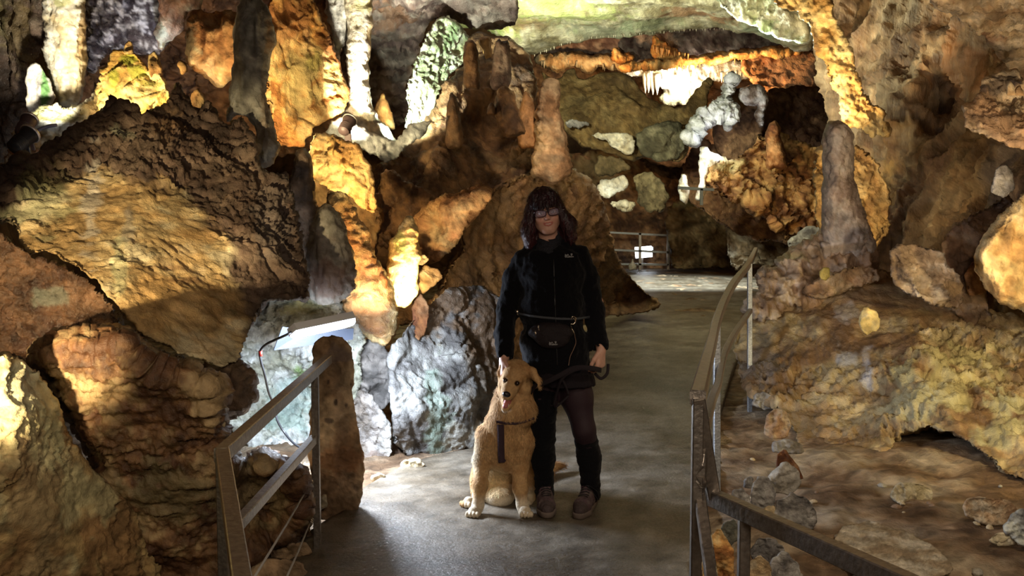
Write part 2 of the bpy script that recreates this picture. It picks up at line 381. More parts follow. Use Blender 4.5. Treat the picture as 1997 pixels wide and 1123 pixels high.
def barpath(pts, w, h, bevel=.003):
    """rectangular bar swept along a path, top kept up"""
    P = np.array(pts, float); e = bevel
    t = np.gradient(P, axis=0); t /= np.linalg.norm(t, axis=1, keepdims=True)
    ring = [(-w/2+e, -h/2), (w/2-e, -h/2), (w/2, -h/2+e), (w/2, h/2-e), (w/2-e, h/2), (-w/2+e, h/2), (-w/2, h/2-e), (-w/2, -h/2+e)]
    V = []; Fc = []
    for i in range(len(P)):
        s = np.cross(t[i], (0, 0, 1.)); s /= np.linalg.norm(s); u = np.cross(s, t[i])
        V += [P[i] + s * x + u * y for x, y in ring]
    for i in range(len(P) - 1):
        for k in range(8): Fc.append([i*8+k, i*8+(k+1) % 8, i*8+8+(k+1) % 8, i*8+8+k])
    Fc += [list(range(8))[::-1], [(len(P)-1)*8+k for k in range(8)]]
    return np.array(V), Fc
def join(parts):
    V = []; Fc = []; n = 0
    for v, f in parts:
        V.append(np.asarray(v)); Fc += [[int(i) + n for i in q] for q in f]; n += len(v)
    return np.concatenate(V), Fc

# ------------------------------------------------------------------ palettes (linear)
TAN = [(.26, .16, .075), (.42, .28, .14), (.56, .44, .27)]
PALE = [(.40, .33, .20), (.58, .50, .34), (.70, .64, .50)]
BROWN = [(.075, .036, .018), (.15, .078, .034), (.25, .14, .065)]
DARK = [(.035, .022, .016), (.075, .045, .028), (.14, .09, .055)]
GREY = [(.13, .12, .115), (.24, .22, .20), (.36, .34, .31)]
CALC = [(.55, .49, .38), (.74, .70, .60), (.85, .83, .77)]
ORNG = [(.34, .14, .04), (.52, .27, .08), (.62, .42, .18)]
RED = [(.14, .05, .02), (.26, .11, .04), (.38, .20, .09)]
MAUVE = [(.10, .06, .055), (.19, .13, .11), (.30, .24, .21)]
GRN = (.16, .30, .06); GRN2 = (.30, .42, .18)
dry = RM(.85, .8, 28, .25, .45); damp = RM(.55, .8, 28, .5, .45); wet = RM(.32, .9, 30, .6, .45); spark = RM(.22, 1., 45, .8, .3, None, .015)
fluted = RM(.6, .8, 24, .45, .4, (2.2, 2.2, .5)); far = RM(.8, .8, 28, .3, .45); farm = rockmat(.8, .7, 9, .3, .4, None, .05)
# ------------------------------------------------------------------ ground and path
def slab(name, poly, step, zf, thick, cols, m, seed, ystep=None):
    P = np.array(poly, float); S = np.array([1, 1.0]); lo, hi = P.min(0) - step, P.max(0) + step
    # finer near the camera
    ys = [lo[1]]
    while ys[-1] < hi[1]: ys.append(ys[-1] + step * max(1, ys[-1] / 5.))
    X, Yg = np.meshgrid(np.arange(lo[0], hi[0] + step, step), np.array(ys)); ny, nx = X.shape
    Q = np.stack([X.ravel(), Yg.ravel()], 1); D, NP, ins = seg_dist(Q, P)
    idx = np.arange(nx * ny).reshape(ny, nx); q = np.stack([idx[:-1, :-1], idx[:-1, 1:], idx[1:, 1:], idx[1:, :-1]], -1).reshape(-1, 4)
    q = q[ins[q].any(1)]; used = np.unique(q); rm = -np.ones(nx * ny, int); rm[used] = np.arange(len(used)); q = rm[q]
    Q, NP, ins, D = Q[used], NP[used], ins[used], D[used]; Q[~ins] = NP[~ins]; D[~ins] = 0
    z = zf(Q[:, 0], Q[:, 1], D)
    V = np.column_stack([Q, z]); Vb = np.column_stack([Q, z - thick])
    bi = np.where(ins)[0]; bm = len(V) + np.arange(len(V))
    # skirt along the outline
    e = np.concatenate([q[:, [0, 1]], q[:, [1, 2]], q[:, [2, 3]], q[:, [3, 0]]]); key = {}
    es = np.sort(e, 1); u, inv, cnt = np.unique(es, axis=0, return_inverse=True, return_counts=True); be = e[cnt[inv.ravel()] == 1]
    side = np.column_stack([be[:, 1], be[:, 0], bm[be[:, 0]], bm[be[:, 1]]])
    V = np.concatenate([V, Vb]); Fq = np.concatenate([q, bm[q][:, ::-1], side])
    c = mixcol(V, cols, seed, .5)
    return mesh_obj(name, V, Fq, m, origin=(0, 0, 0), col=c)
gp = lambda L_: [tuple(G(x, y)[:2]) for x, y in L_]
path_px = [(520, 1230), (560, 1110), (596, 1040), (640, 1010), (690, 985), (708, 952), (745, 930), (792, 902), (860, 885), (925, 872), (1000, 800), (1120, 660),
           (1200, 606), (1240, 570), (1180, 523.5), (1560, 523.5), (1500, 570), (1460, 640), (1425, 730), (1398, 830), (1372, 960), (1352, 1060), (1345, 1230)]
pm = rockmat(.42, .5, 55, .45, .22, None, .012)
fl = slab('floor', gp(path_px), .045, lambda x, y, d: .004 * fbm(np.stack([x * 3, y * 3, 0 * x], 1), 3, 5) + .006 * fbm(np.stack([x, y, 0 * x], 1), 2, 6), .16,
          [(.085, .066, .044), (.125, .102, .074), (.17, .145, .112)], pm, 3)
tag(fl, kind='structure', label='grey concrete path through the cave')
def soilz(x, y, d):
    z = -.05 - .07 * np.clip((y - 6) / 4, 0, 1) + .05 * fbm(np.stack([x * 1.3, y * 1.3, 0 * x], 1), 4, 11, .55) + .02 * fbm(np.stack([x * 7, y * 7, 0 * x], 1), 3, 12, .6)
    pit = np.clip((-.88 - x) / .25, 0, 1) * np.clip((5.6 - y) / .6, 0, 1); z = z - 1.0 * pit * pit * (3 - 2 * pit)
    r = np.clip((x - 1.0) / 2.0, 0, 1) * np.clip((y - 4.2) / 2, 0, 1); z = z + .10 * r
    n = np.clip((x - .62) / .3, 0, 1) * np.clip((4.5 - y) / .7, 0, 1); z = z - .12 * n
    return z
so = slab('ground', [(-7, -3), (10, -3), (10, 31), (-7, 31)], .05, soilz, .3, [(.15, .09, .05), (.27, .185, .115), (.38, .30, .21)], rockmat(.9, .9, 35, .2, .4, None, .03), 8)
tag(so, kind='structure', label='brown clay ground of the cave')
# ------------------------------------------------------------------ enclosing cave shell
def shell(name, a0, a1, y0, y1, cols, seed, label):
    na, ny = int((a1 - a0) / 360 * 260), int((y1 - y0) / .16)
    A, Yv = np.meshgrid(np.radians(np.linspace(a0, a1, na)), np.linspace(y0, y1, ny))
    A, Yv = A.ravel(), Yv.ravel(); c, s = np.cos(A), np.sin(A)
    t = np.clip((Yv - 3) / 22, 0, 1)
    hw = 6.0 + 3.5 * t; cx = .8 + 1.0 * t; top = 4.2 + 4.2 * t; e = .55
    x = cx + hw * np.sign(c) * np.abs(c) ** e; z = np.where(s > 0, -1.2 + (top + 1.2) * np.abs(s) ** e, -1.2 - .6 * np.abs(s) ** e)
    cap = np.clip((Yv - (y1 - 1.)) / 1., 0, 1)
    V = np.stack([x, Yv, z], 1)
    V = V + (.45 * relief(V, 'crag', 1.6, seed) * np.ones((3, 1)) * np.stack([-c, 0 * c, -s])).T
    idx = np.arange(na * ny).reshape(ny, na); q = np.stack([idx[:-1, :-1], idx[:-1, 1:], idx[1:, 1:], idx[1:, :-1]], -1).reshape(-1, 4)
    o = mesh_obj(name, V, q, farm, origin=(0, 0, 0), col=mixcol(V, cols, seed, 1.2)); tag(o, kind='structure', label=label)
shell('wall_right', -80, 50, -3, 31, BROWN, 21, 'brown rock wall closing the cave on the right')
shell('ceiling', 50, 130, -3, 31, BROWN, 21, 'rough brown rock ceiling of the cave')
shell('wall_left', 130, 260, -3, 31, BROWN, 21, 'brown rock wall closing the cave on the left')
def endwall(name, y, seed, label):
    X, Z = np.meshgrid(np.arange(-9, 13, .15), np.arange(-2.5, 10, .15)); ny, nx = X.shape
    V = np.stack([X.ravel(), np.full(X.size, float(y)), Z.ravel()], 1); V[:, 1] += .6 * relief(V, 'crag', 1.8, seed)
    idx = np.arange(nx * ny).reshape(ny, nx); q = np.stack([idx[:-1, :-1], idx[:-1, 1:], idx[1:, 1:], idx[1:, :-1]], -1).reshape(-1, 4)
    tag(mesh_obj(name, V, q, farm, origin=(0, y, 0), col=mixcol(V, BROWN, seed, 1.2)), kind='structure', label=label)
endwall('wall_back', 30.5, 31, 'dark rock wall at the far end of the cave')
endwall('wall_front', -2.6, 32, 'rock wall behind the viewer')

# ================================================================== far end of the cave
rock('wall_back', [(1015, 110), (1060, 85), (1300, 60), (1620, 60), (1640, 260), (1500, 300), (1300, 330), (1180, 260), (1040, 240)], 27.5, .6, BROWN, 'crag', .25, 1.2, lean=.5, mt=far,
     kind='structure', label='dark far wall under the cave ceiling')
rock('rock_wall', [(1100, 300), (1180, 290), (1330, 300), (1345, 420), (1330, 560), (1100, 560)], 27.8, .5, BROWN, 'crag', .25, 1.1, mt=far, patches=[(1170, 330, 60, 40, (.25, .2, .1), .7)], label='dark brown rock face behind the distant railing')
rock('ceiling', [(870, -60), (1640, -60), (1600, 60), (1578, 98), (1540, 92), (1500, 80), (1470, 62), (1420, 56), (1340, 60), (1280, 62), (1220, 68), (1150, 74), (1095, 88), (1060, 103), (1035, 114), (1018, 104), (985, 72), (950, 62), (900, 58), (870, 40)],
     15.0, .25, [(.26, .22, .12), (.46, .42, .27), (.62, .58, .42)], 'smooth', .22, 1.1, R=14, micro=.6, lean=-3.0, rough=2.5, step=4, mt=RM(.6, .8, 8, .5, .35, None, .05), kind='structure', back=.8,
     patches=[(1090, 20, 110, 28, (.42, .50, .16), .7), (960, 55, 60, 14, (.34, .46, .12), .8), (1010, 50, 60, 10, (.35, .2, .1), .6), (1340, 30, 50, 14, (.38, .2, .1), .8), (1400, 35, 40, 10, (.40, .2, .1), .7), (1500, 50, 60, 30, (.34, .44, .30), .7), (1180, 60, 90, 12, (.26, .28, .2), .7), (1260, 50, 60, 12, (.2, .26, .14), .6)],
     label='pale green stained ceiling vault above the path')
rock('ceiling', [(705, -60), (1016, -60), (1012, 25), (1002, 42), (985, 52), (966, 56), (948, 52), (935, 48), (905, 45), (880, 35), (862, 30), (842, 48), (825, 62), (812, 100), (800, 130), (790, 175), (795, 240), (770, 250), (725, 240), (705, 150)],
     12.0, .5, MAUVE, 'rough', .14, .5, R=20, lean=-1.8, mt=damp, kind='structure', patches=[(760, 20, 40, 30, (.22, .09, .04), .7), (900, 20, 60, 20, (.05, .035, .03), .7)], label='dark mauve rock ceiling hanging in front of the vault')
# ledges of the far stalactite bands
rock('stalactite_ledge', [(1045, 112), (1080, 108), (1140, 105), (1230, 118), (1236, 132), (1210, 140), (1170, 128), (1150, 142), (1120, 128), (1090, 138), (1060, 128)], 24.6, .4, TAN, 'crystal', .12, .3, rough=3, step=3, mt=far, label='tan ledge with short dripstones at the far left under the vault', cat='rock ledge')
rock('ceiling', [(1040, 108), (1095, 84), (1150, 66), (1300, 50), (1600, 50), (1640, 110), (1575, 100), (1500, 98), (1400, 108), (1300, 120), (1240, 122), (1180, 108), (1100, 112)], 24.6, .4, MAUVE, 'rough', .2, .8, R=12, lean=-.8, mt=far, kind='structure', label='dark grey far ceiling behind the vault')
rock('stalactite_ledge', [(1205, 130), (1245, 118), (1300, 116), (1345, 110), (1400, 103), (1440, 98), (1500, 93), (1562, 92), (1572, 104), (1530, 109), (1450, 112), (1400, 120), (1340, 126), (1300, 133), (1250, 137), (1215, 136)], 23.9, .4, ORNG, 'crystal', .12, .22, R=10, rough=3, step=2.5, mt=far, label='long thin orange ledge fringed with dripstones', cat='rock ledge')
rock('drapery', [(1272, 118), (1272, 92), (1276, 72), (1284, 78), (1298, 84), (1312, 94), (1325, 100), (1340, 104), (1344, 114), (1300, 120)], 23.8, .2, ORNG, 'flow', .10, .2, R=10, rough=3, step=2.5, mt=far, label='raised orange drapery above the thin orange ledge', cat='dripstone')
rock('drapery', [(1190, 116), (1196, 96), (1204, 93), (1216, 104), (1226, 100), (1236, 114), (1222, 122), (1204, 124)], 24.0, .2, ORNG, 'flow', .10, .2, R=10, rough=3, step=2.5, mt=far, label='short orange drapery left of the raised one', cat='dripstone')
rock('stalactite_ledge', [(1210, 132), (1300, 128), (1400, 118), (1455, 122), (1458, 150), (1420, 156), (1395, 150), (1375, 168), (1350, 190), (1335, 205), (1300, 202), (1285, 195), (1300, 175), (1268, 150), (1225, 145)], 26.0, .4, CALC, 'crystal', .16, .3, rough=3, step=3, mt=far, label='cream dripstone ledge lit brightly at the far end', cat='rock ledge', patches=[(1310, 190, 30, 14, (.5, .6, .35), .6)])
rock('rock_wall', [(1445, 110), (1580, 100), (1640, 110), (1640, 270), (1540, 260), (1490, 245), (1478, 175), (1450, 150)], 23.5, .5, RED, 'crag', .2, .9, lean=.4, mt=far, label='reddish wall strip below the orange ledge', patches=[(1560, 140, 80, 30, (.34, .2, .12), .6)])
rock('boulder', [(1048, 134), (1085, 150), (1105, 138), (1120, 128), (1132, 148), (1165, 142), (1200, 138), (1235, 150), (1262, 188), (1300, 205), (1335, 207), (1352, 180), (1382, 146), (1392, 160), (1378, 205), (1352, 240), (1348, 300), (1320, 318), (1280, 306), (1230, 308), (1180, 300), (1130, 280), (1095, 250)],
     20, .9, [(.10, .06, .02), (.16, .10, .035), (.22, .15, .06)], 'boulder', .2, .9, R=40, lean=.6, mt=far, label='huge slanting brown boulder under the far ceiling', cat='boulder')
for pts, c, lb in [([(1098, 236), (1112, 230), (1148, 238), (1150, 246), (1125, 254), (1102, 246)], GREY, 'small pale stone at the left edge of the slanting boulder'),
                   ([(1150, 264), (1180, 257), (1215, 258), (1236, 272), (1234, 300), (1222, 302), (1195, 286), (1170, 272)], PALE, 'pale wedge stone set under the slanting boulder'),
                   ([(1240, 262), (1290, 235), (1325, 240), (1340, 275), (1325, 310), (1280, 312), (1250, 302)], [(.08, .07, .04), (.13, .12, .07), (.18, .16, .1)], 'olive grey stone right of the pale wedge stone'),
                   ([(1163, 358), (1190, 346), (1222, 343), (1225, 362), (1200, 376), (1180, 386), (1163, 378)], CALC, 'flat white stone above the distant railing'),
                   ([(1190, 394), (1215, 388), (1240, 396), (1238, 412), (1215, 416), (1195, 408)], PALE, 'lower flat pale stone above the distant railing'),
                   ([(1236, 345), (1262, 332), (1290, 345), (1306, 380), (1300, 412), (1262, 418), (1240, 390)], [(.10, .08, .04), (.17, .13, .07), (.24, .19, .1)], 'rounded olive stone above the distant railing'),
                   ([(1165, 300), (1215, 310), (1230, 330), (1190, 345), (1160, 340)], [(.10, .07, .03), (.16, .11, .05), (.22, .16, .08)], 'dull tan stone between the wedge stone and the flat white stone')]:
    rock('stone', pts, 19.2, .35, c, 'crag', .12, .4, R=8, rough=3.5, step=3, mt=far, label=lb, cat='stone')
# crystalline hanging rock and its neighbours
rock('rock_shelf', [(1385, 260), (1400, 200), (1425, 150), (1432, 178), (1470, 165), (1492, 190), (1492, 250), (1475, 285), (1440, 330), (1400, 300)], 19.3, .5, BROWN, 'crag', .15, .5, mt=far, label='dark rock behind the frosted overhang', cat='rock')
rock('frosted_overhang', [(1342, 292), (1343, 262), (1352, 242), (1375, 222), (1392, 200), (1408, 180), (1424, 152), (1430, 162), (1430, 200), (1432, 232), (1421, 252), (1408, 240), (1395, 233), (1378, 246), (1362, 268), (1352, 284)], 18.6, .3, [(.40, .42, .38), (.60, .62, .62), (.75, .78, .80)], 'crystal', .2, .3, rough=6, step=2, micro=2.6, mt=spark, label='hanging rock frosted with white crystals', cat='rock')
rock('crystal_patch', [(1440, 172), (1462, 168), (1490, 178), (1492, 225), (1486, 245), (1474, 235), (1478, 205), (1462, 205), (1445, 200)], 18.7, .2, [(.12, .08, .06), (.4, .36, .36), (.6, .58, .6)], 'crystal', .12, .25, rough=4, step=3, mt=spark, label='crystal crust right of the frosted overhang', cat='rock')
rock('dripstone', [(1366, 290), (1378, 284), (1388, 298), (1416, 306), (1398, 318), (1384, 332), (1376, 350), (1374, 372), (1364, 392), (1356, 388), (1366, 360), (1364, 320)], 17.6, .2, CALC, 'crystal', .06, .2, rough=2, step=2.5, mt=spark, label='bright white dripstone over the path', cat='dripstone')
rock('dripstone', [(1326, 372), (1324, 352), (1332, 340), (1340, 350), (1345, 380), (1338, 398), (1330, 390)], 17.6, .15, CALC, 'crystal', .05, .2, rough=2, step=2.5, mt=spark, label='small white dripstone left of the bright one', cat='dripstone')
rock('rock_wall', [(1340, 300), (1365, 270), (1400, 290), (1480, 230), (1500, 170), (1620, 165), (1680, 300), (1680, 470), (1500, 480), (1400, 440), (1350, 400), (1325, 370)], 20.5, .6, [(.07, .03, .015), (.13, .065, .03), (.2, .11, .055)], 'crag', .25, .8, lean=.5, mt=far, label='rugged reddish rock behind the path bend')
rock('boulder', [(1303, 408), (1318, 394), (1345, 388), (1380, 392), (1405, 400), (1420, 415), (1428, 470), (1425, 523), (1310, 524), (1300, 470)], 25.8, .8, [(.11, .07, .03), (.18, .11, .05), (.28, .2, .1)], 'crag', .3, .9, R=25, mt=far, label='squat brown boulder at the right end of the distant railing', cat='boulder', patches=[(1350, 398, 40, 10, (.26, .22, .08), .6)])
rock('boulder', [(1410, 400), (1440, 390), (1500, 385), (1560, 380), (1600, 420), (1600, 500), (1560, 523), (1425, 523), (1412, 460)], 23.5, .9, [(.13, .09, .05), (.22, .16, .10), (.34, .29, .22)], 'crag', .35, .9, R=35, mt=far, label='wide pitted grey brown boulder beyond the path bend', cat='boulder')
rock('rock_wall', [(1375, 350), (1388, 326), (1420, 312), (1444, 296), (1462, 280), (1478, 262), (1500, 268), (1530, 262), (1556, 276), (1600, 290), (1640, 310), (1650, 420), (1600, 470), (1560, 445), (1540, 470), (1500, 430), (1470, 418), (1450, 400), (1400, 390)], 17.5, .8, [(.12, .05, .02), (.24, .12, .045), (.38, .23, .09)], 'crag', .42, .55, R=24, mt=far, label='knobby brown rock above the path bend', patches=[(1430, 322, 25, 14, (.45, .38, .2), .8)])
rock('stalagmite', [(1494, 330), (1494, 262), (1500, 240), (1512, 235), (1522, 245), (1526, 290), (1540, 330)], 17, .25, RED, 'ring', .08, .3, rough=2, step=3, mt=far, label='stubby reddish stalagmite above the path bend', cat='stalagmite')
rock('stone', [(1535, 520), (1540, 465), (1570, 445), (1610, 442), (1610, 530)], 14, .5, GREY, 'boulder', .1, .6, R=20, mt=far, label='grey brown stone left of the big stalagmite foot', cat='stone')
# ================================================================== left background
rock('wall_left', [(-60, -60), (95, -60), (92, 60), (62, 130), (48, 180), (58, 230), (25, 290), (10, 345), (-60, 360)], 9.2, .5, [(.10, .07, .05), (.16, .11, .08), (.22, .17, .12)], 'flow', .12, .35, yaw=-.6, mt=wet, kind='structure', patches=[(35, 50, 25, 70, (.32, .24, .12), .8), (5, 20, 14, 60, (.3, .26, .12), .8)], label='dark wet wall at the left edge')
rock('rock_wall', [(80, -60), (700, -60), (700, 150), (640, 300), (440, 300), (300, 230), (170, 240), (120, 200)], 11.0, .5, [(.12, .055, .025), (.22, .11, .05), (.3, .17, .09)], 'crag', .2, .6, mt=damp, label='reddish brown rock face behind the columns')
rock('crystal_wall', [(168, -40), (300, -40), (330, 10), (338, 60), (322, 100), (280, 108), (232, 98), (196, 108), (178, 140), (166, 100)], 9.8, .3, [(.045, .035, .04), (.09, .075, .085), (.2, .19, .2), (.8, .8, .84)], 'crystal', .08, .12, cs=.09, mt=spark, label='dark wall crusted with small white crystals', cat='rock')
rock('drapery', [(300, -40), (400, -40), (392, 15), (365, 20), (355, 60), (330, 78), (312, 95), (298, 70), (312, 30)], 9.2, .2, [(.24, .12, .06), (.42, .3, .2), (.45, .48, .36)], 'flow', .05, .2, mt=damp, label='thin curved drapery right of the crystal wall', cat='dripstone')
rock('boulder', [(360, 125), (362, 70), (372, 22), (400, 28), (440, 20), (478, 30), (476, 120), (456, 155), (430, 170), (405, 152), (385, 135)], 8.7, .4, [(.30, .15, .06), (.45, .27, .12), (.50, .38, .22)], 'flow', .06, .25, mt=dry, label='brown ribbed boulder left of the tall grey stalagmite', cat='boulder', patches=[(372, 80, 14, 40, (.4, .44, .3), .6)])
rock('boulder', [(515, 170), (518, 80), (520, 10), (560, -60), (610, -30), (625, 30), (645, 70), (662, 105), (668, 150), (681, 192), (668, 222), (640, 228), (610, 250), (590, 290), (540, 290)], 8.9, .7, ORNG, 'boulder', .14, .6, R=45, yaw=.5, mt=dry, step=3, label='big orange boulder right of the tall grey stalagmite', cat='boulder', patches=[(600, 150, 60, 50, (.66, .52, .22), .8), (615, 120, 12, 18, (.4, .38, .08), .5), (560, 40, 50, 50, (.36, .16, .06), .7)])
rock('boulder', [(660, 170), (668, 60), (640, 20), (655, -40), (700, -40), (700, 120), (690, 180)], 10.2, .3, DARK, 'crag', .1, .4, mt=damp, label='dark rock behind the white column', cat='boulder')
rock('column', [(80, -60), (166, -60), (168, 40), (172, 110), (168, 150), (160, 175), (150, 205), (118, 208), (104, 175), (92, 142), (84, 100), (88, 60), (82, 10)], 8.2, .28, [(.62, .50, .28), (.78, .70, .50), (.86, .82, .68)], 'ring', .035, .14, rough=2.5, step=3, mt=RM(.6, .5, 40, .4, .15), label='brightly lit cream column at the upper left', cat='column', patches=[(130, 5, 30, 12, (.3, .34, .08), .7), (160, 60, 6, 60, (.55, .35, .12), .7)])
rock('stalagmite', [(50, 215), (52, 176), (48, 150), (58, 126), (70, 121), (86, 140), (100, 158), (106, 195), (96, 218), (66, 226)], 7.9, .2, CALC, 'boulder', .03, .2, rough=2, step=3, mt=damp, label='small white stalagmite with a green algae streak', cat='stalagmite', patches=[(86, 175, 9, 42, (.10, .34, .05), .9)])
rock('rock_ledge', [(12, 320), (14, 290), (30, 255), (60, 222), (112, 196), (132, 208), (166, 200), (182, 180), (205, 150), (225, 165), (220, 215), (170, 245), (110, 275), (66, 305), (30, 322)], 7.5, .3, [(.36, .24, .12), (.52, .42, .24), (.62, .58, .44)], 'rough', .05, .2, rough=3, step=3, mt=wet, lean=.3, label='pale ledge carrying the spot lamp', cat='rock ledge', patches=[(100, 225, 50, 22, (.30, .32, .14), .8), (125, 245, 50, 8, (.7, .75, .78), .7), (60, 300, 40, 14, (.5, .24, .12), .7)])
rock('boulder', [(188, 205), (192, 165), (206, 122), (214, 100), (240, 96), (270, 104), (290, 130), (318, 150), (330, 180), (331, 205), (300, 240), (250, 250), (200, 240)], 7.3, .35, [(.50, .32, .10), (.66, .50, .20), (.74, .62, .34)], 'crag', .07, .25, rough=3, step=3, mt=dry, label='golden boulder with green moss below the crystal wall', cat='boulder', patches=[(245, 115, 20, 12, (.22, .28, .03), .8), (270, 140, 16, 12, (.26, .3, .04), .8), (225, 140, 10, 22, (.26, .3, .04), .8), (300, 162, 26, 6, (.3, .32, .05), .7)])
for pts, lb in [([(240, 105), (243, 88), (250, 78), (258, 82), (262, 105)], 'mossy knob on the golden boulder'), ([(288, 135), (290, 108), (300, 98), (310, 110), (318, 160), (300, 165)], 'brown dripstone knob right of the golden boulder'),
                ([(352, 135), (345, 125), (352, 118), (364, 122), (368, 140), (355, 145)], 'little round knob left of the ribbed boulder'), ([(375, 215), (372, 185), (385, 170), (400, 190), (402, 215)], 'orange knob below the ribbed boulder')]:
    rock('knobby_dripstone', pts, 7.25, .1, [(.3, .16, .06), (.44, .28, .12), (.5, .4, .2)], 'boulder', .02, .12, rough=1.5, step=3, mt=dry, label=lb, cat='dripstone')
# white column in the middle and green rock
rock('column', [(668, -60), (722, -60), (727, 20), (729, 45), (720, 75), (723, 110), (718, 128), (722, 165), (728, 210), (742, 235), (768, 262), (782, 285), (745, 282), (705, 262), (668, 240), (660, 222), (676, 200), (682, 160), (677, 130), (676, 90), (680, 60), (672, 20)], 9.6, .22, [(.62, .58, .44), (.76, .74, .64), (.84, .83, .78)], 'ring', .035, .14, rough=2, step=3, mt=damp, label='slim white column widening at its foot', cat='column', patches=[(722, 90, 5, 80, (.7, .5, .2), .6), (705, 15, 20, 16, (.4, .44, .12), .5)])
rock('drapery', [(636, -30), (690, -40), (690, 20), (674, 40), (672, 80), (664, 104), (656, 100), (648, 60), (638, 30)], 9.7, .12, [(.5, .5, .44), (.68, .68, .64), (.5, .52, .38)], 'flow', .04, .15, step=3, mt=damp, label='grey white drapery hanging left of the slim column', cat='dripstone')
rock('stalagmite', [(727, 250), (728, 215), (738, 188), (746, 178), (756, 198), (768, 235), (772, 255)], 10.6, .15, ORNG, 'ring', .03, .2, rough=2, step=3, mt=dry, label='small orange stalagmite right of the slim white column', cat='stalagmite')
rock('flowstone', [(636, 262), (648, 232), (668, 226), (700, 244), (735, 262), (770, 276), (790, 250), (818, 235), (846, 232), (830, 262), (806, 275), (778, 305), (750, 318), (720, 300), (695, 290), (660, 285)], 9.2, .3, [(.3, .32, .32), (.5, .52, .5), (.66, .68, .66)], 'crag', .05, .2, rough=3, step=3, mt=damp, label='bluish white flowstone at the foot of the slim column', cat='flowstone')
rock('boulder', [(788, 245), (795, 200), (789, 175), (800, 150), (812, 118), (822, 80), (845, 48), (862, 31), (880, 38), (900, 52), (912, 75), (912, 110), (890, 140), (870, 160), (850, 190), (836, 225), (815, 250)], 10.8, .4, [(.40, .46, .28), (.62, .66, .50), (.74, .78, .66)], 'crag', .08, .3, rough=3, step=3, R=30, yaw=.8, mt=wet, label='white boulder greened by algae beside the slim column', cat='boulder', patches=[(880, 70, 20, 24, (.12, .26, .06), .7), (856, 120, 18, 34, (.34, .46, .2), .5), (805, 200, 12, 60, (.8, .82, .74), .8)])
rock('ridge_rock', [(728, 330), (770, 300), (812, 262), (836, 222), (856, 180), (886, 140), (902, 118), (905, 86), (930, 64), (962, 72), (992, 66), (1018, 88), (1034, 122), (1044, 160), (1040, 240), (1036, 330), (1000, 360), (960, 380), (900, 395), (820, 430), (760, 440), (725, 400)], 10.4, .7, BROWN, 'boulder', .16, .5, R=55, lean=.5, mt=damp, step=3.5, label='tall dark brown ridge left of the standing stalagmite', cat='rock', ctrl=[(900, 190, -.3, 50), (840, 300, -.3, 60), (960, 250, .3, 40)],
     patches=[(830, 290, 10, 60, (.3, .18, .08), .7), (1000, 310, 60, 25, (.24, .16, .08), .6)])
for pts, Y, c, lb in [([(903, 170), (904, 110), (907, 84), (918, 76), (930, 88), (934, 130), (938, 175)], 9.6, BROWN, 'brown stalagmite stump at the top of the ridge'),
                      ([(955, 175), (962, 110), (965, 82), (973, 74), (980, 82), (992, 78), (996, 130), (994, 170)], 9.4, MAUVE, 'twin pale stalagmite at the top of the ridge'),
                      ([(964, 230), (968, 180), (984, 164), (1002, 180), (1010, 215), (1030, 262), (985, 270)], 9.0, BROWN, 'round topped brown stalagmite on the ridge flank'),
                      ([(950, 222), (952, 206), (958, 199), (964, 206), (966, 224)], 8.9, BROWN, 'tiny stalagmite on the brown ridge flank'),
                      ([(935, 75), (948, 70), (955, 72), (960, 110), (945, 118)], 9.8, ORNG, 'small orange stalagmite between the ridge top stumps'),
                      ([(1010, 290), (1012, 215), (1025, 175), (1040, 200), (1052, 290)], 9.6, RED, 'slender reddish stalagmite just left of the standing one'),
                      ([(868, 290), (872, 200), (880, 178), (893, 190), (905, 290)], 9.5, BROWN, 'dark rib stalagmite in the middle of the ridge')]:
    rock('stalagmite', pts, Y, .14, c, 'ring', .03, .15, rough=1.5, step=3, mt=damp, label=lb, cat='stalagmite')
# ================================================================== middle: mound with stalagmite
rock('mound', [(775, 700), (800, 640), (850, 575), (890, 500), (905, 445), (935, 395), (985, 350), (1035, 326), (1075, 318), (1118, 328), (1150, 352), (1172, 385), (1186, 430), (1196, 480), (1212, 525), (1245, 560), (1290, 590), (1272, 606), (1195, 618), (1130, 640), (1060, 720), (1000, 800), (950, 850), (900, 870), (800, 870)], 9.9, .9, [(.12, .062, .03), (.20, .11, .05), (.28, .17, .085)], 'rough', .13, .6, R=60, yaw=.8, rough=3.5, step=3.5, mt=damp,
     ctrl=[(1080, 340, -.5, 90), (1230, 580, 3.0, 70)], label='large rounded brown mound behind the woman', cat='mound', patches=[(1060, 335, 80, 22, (.34, .22, .11), .85), (1130, 350, 30, 20, (.4, .25, .1), .5), (940, 560, 60, 90, (.22, .15, .10), .5)])
rock('stalagmite', [(1036, 340), (1040, 290), (1044, 250), (1050, 205), (1055, 165), (1064, 152), (1076, 150), (1088, 158), (1092, 185), (1094, 220), (1102, 262), (1108, 300), (1118, 340), (1080, 356)], 9.5, .2, [(.30, .17, .09), (.42, .27, .16), (.52, .38, .24)], 'knob', .032, .12, rough=2.5, step=2.5, micro=1.4, mt=dry, label='conical stalagmite standing on the mound', cat='stalagmite', patches=[(1065, 235, 14, 8, (.14, .11, .08), .6), (1078, 310, 20, 8, (.14, .11, .08), .5)])
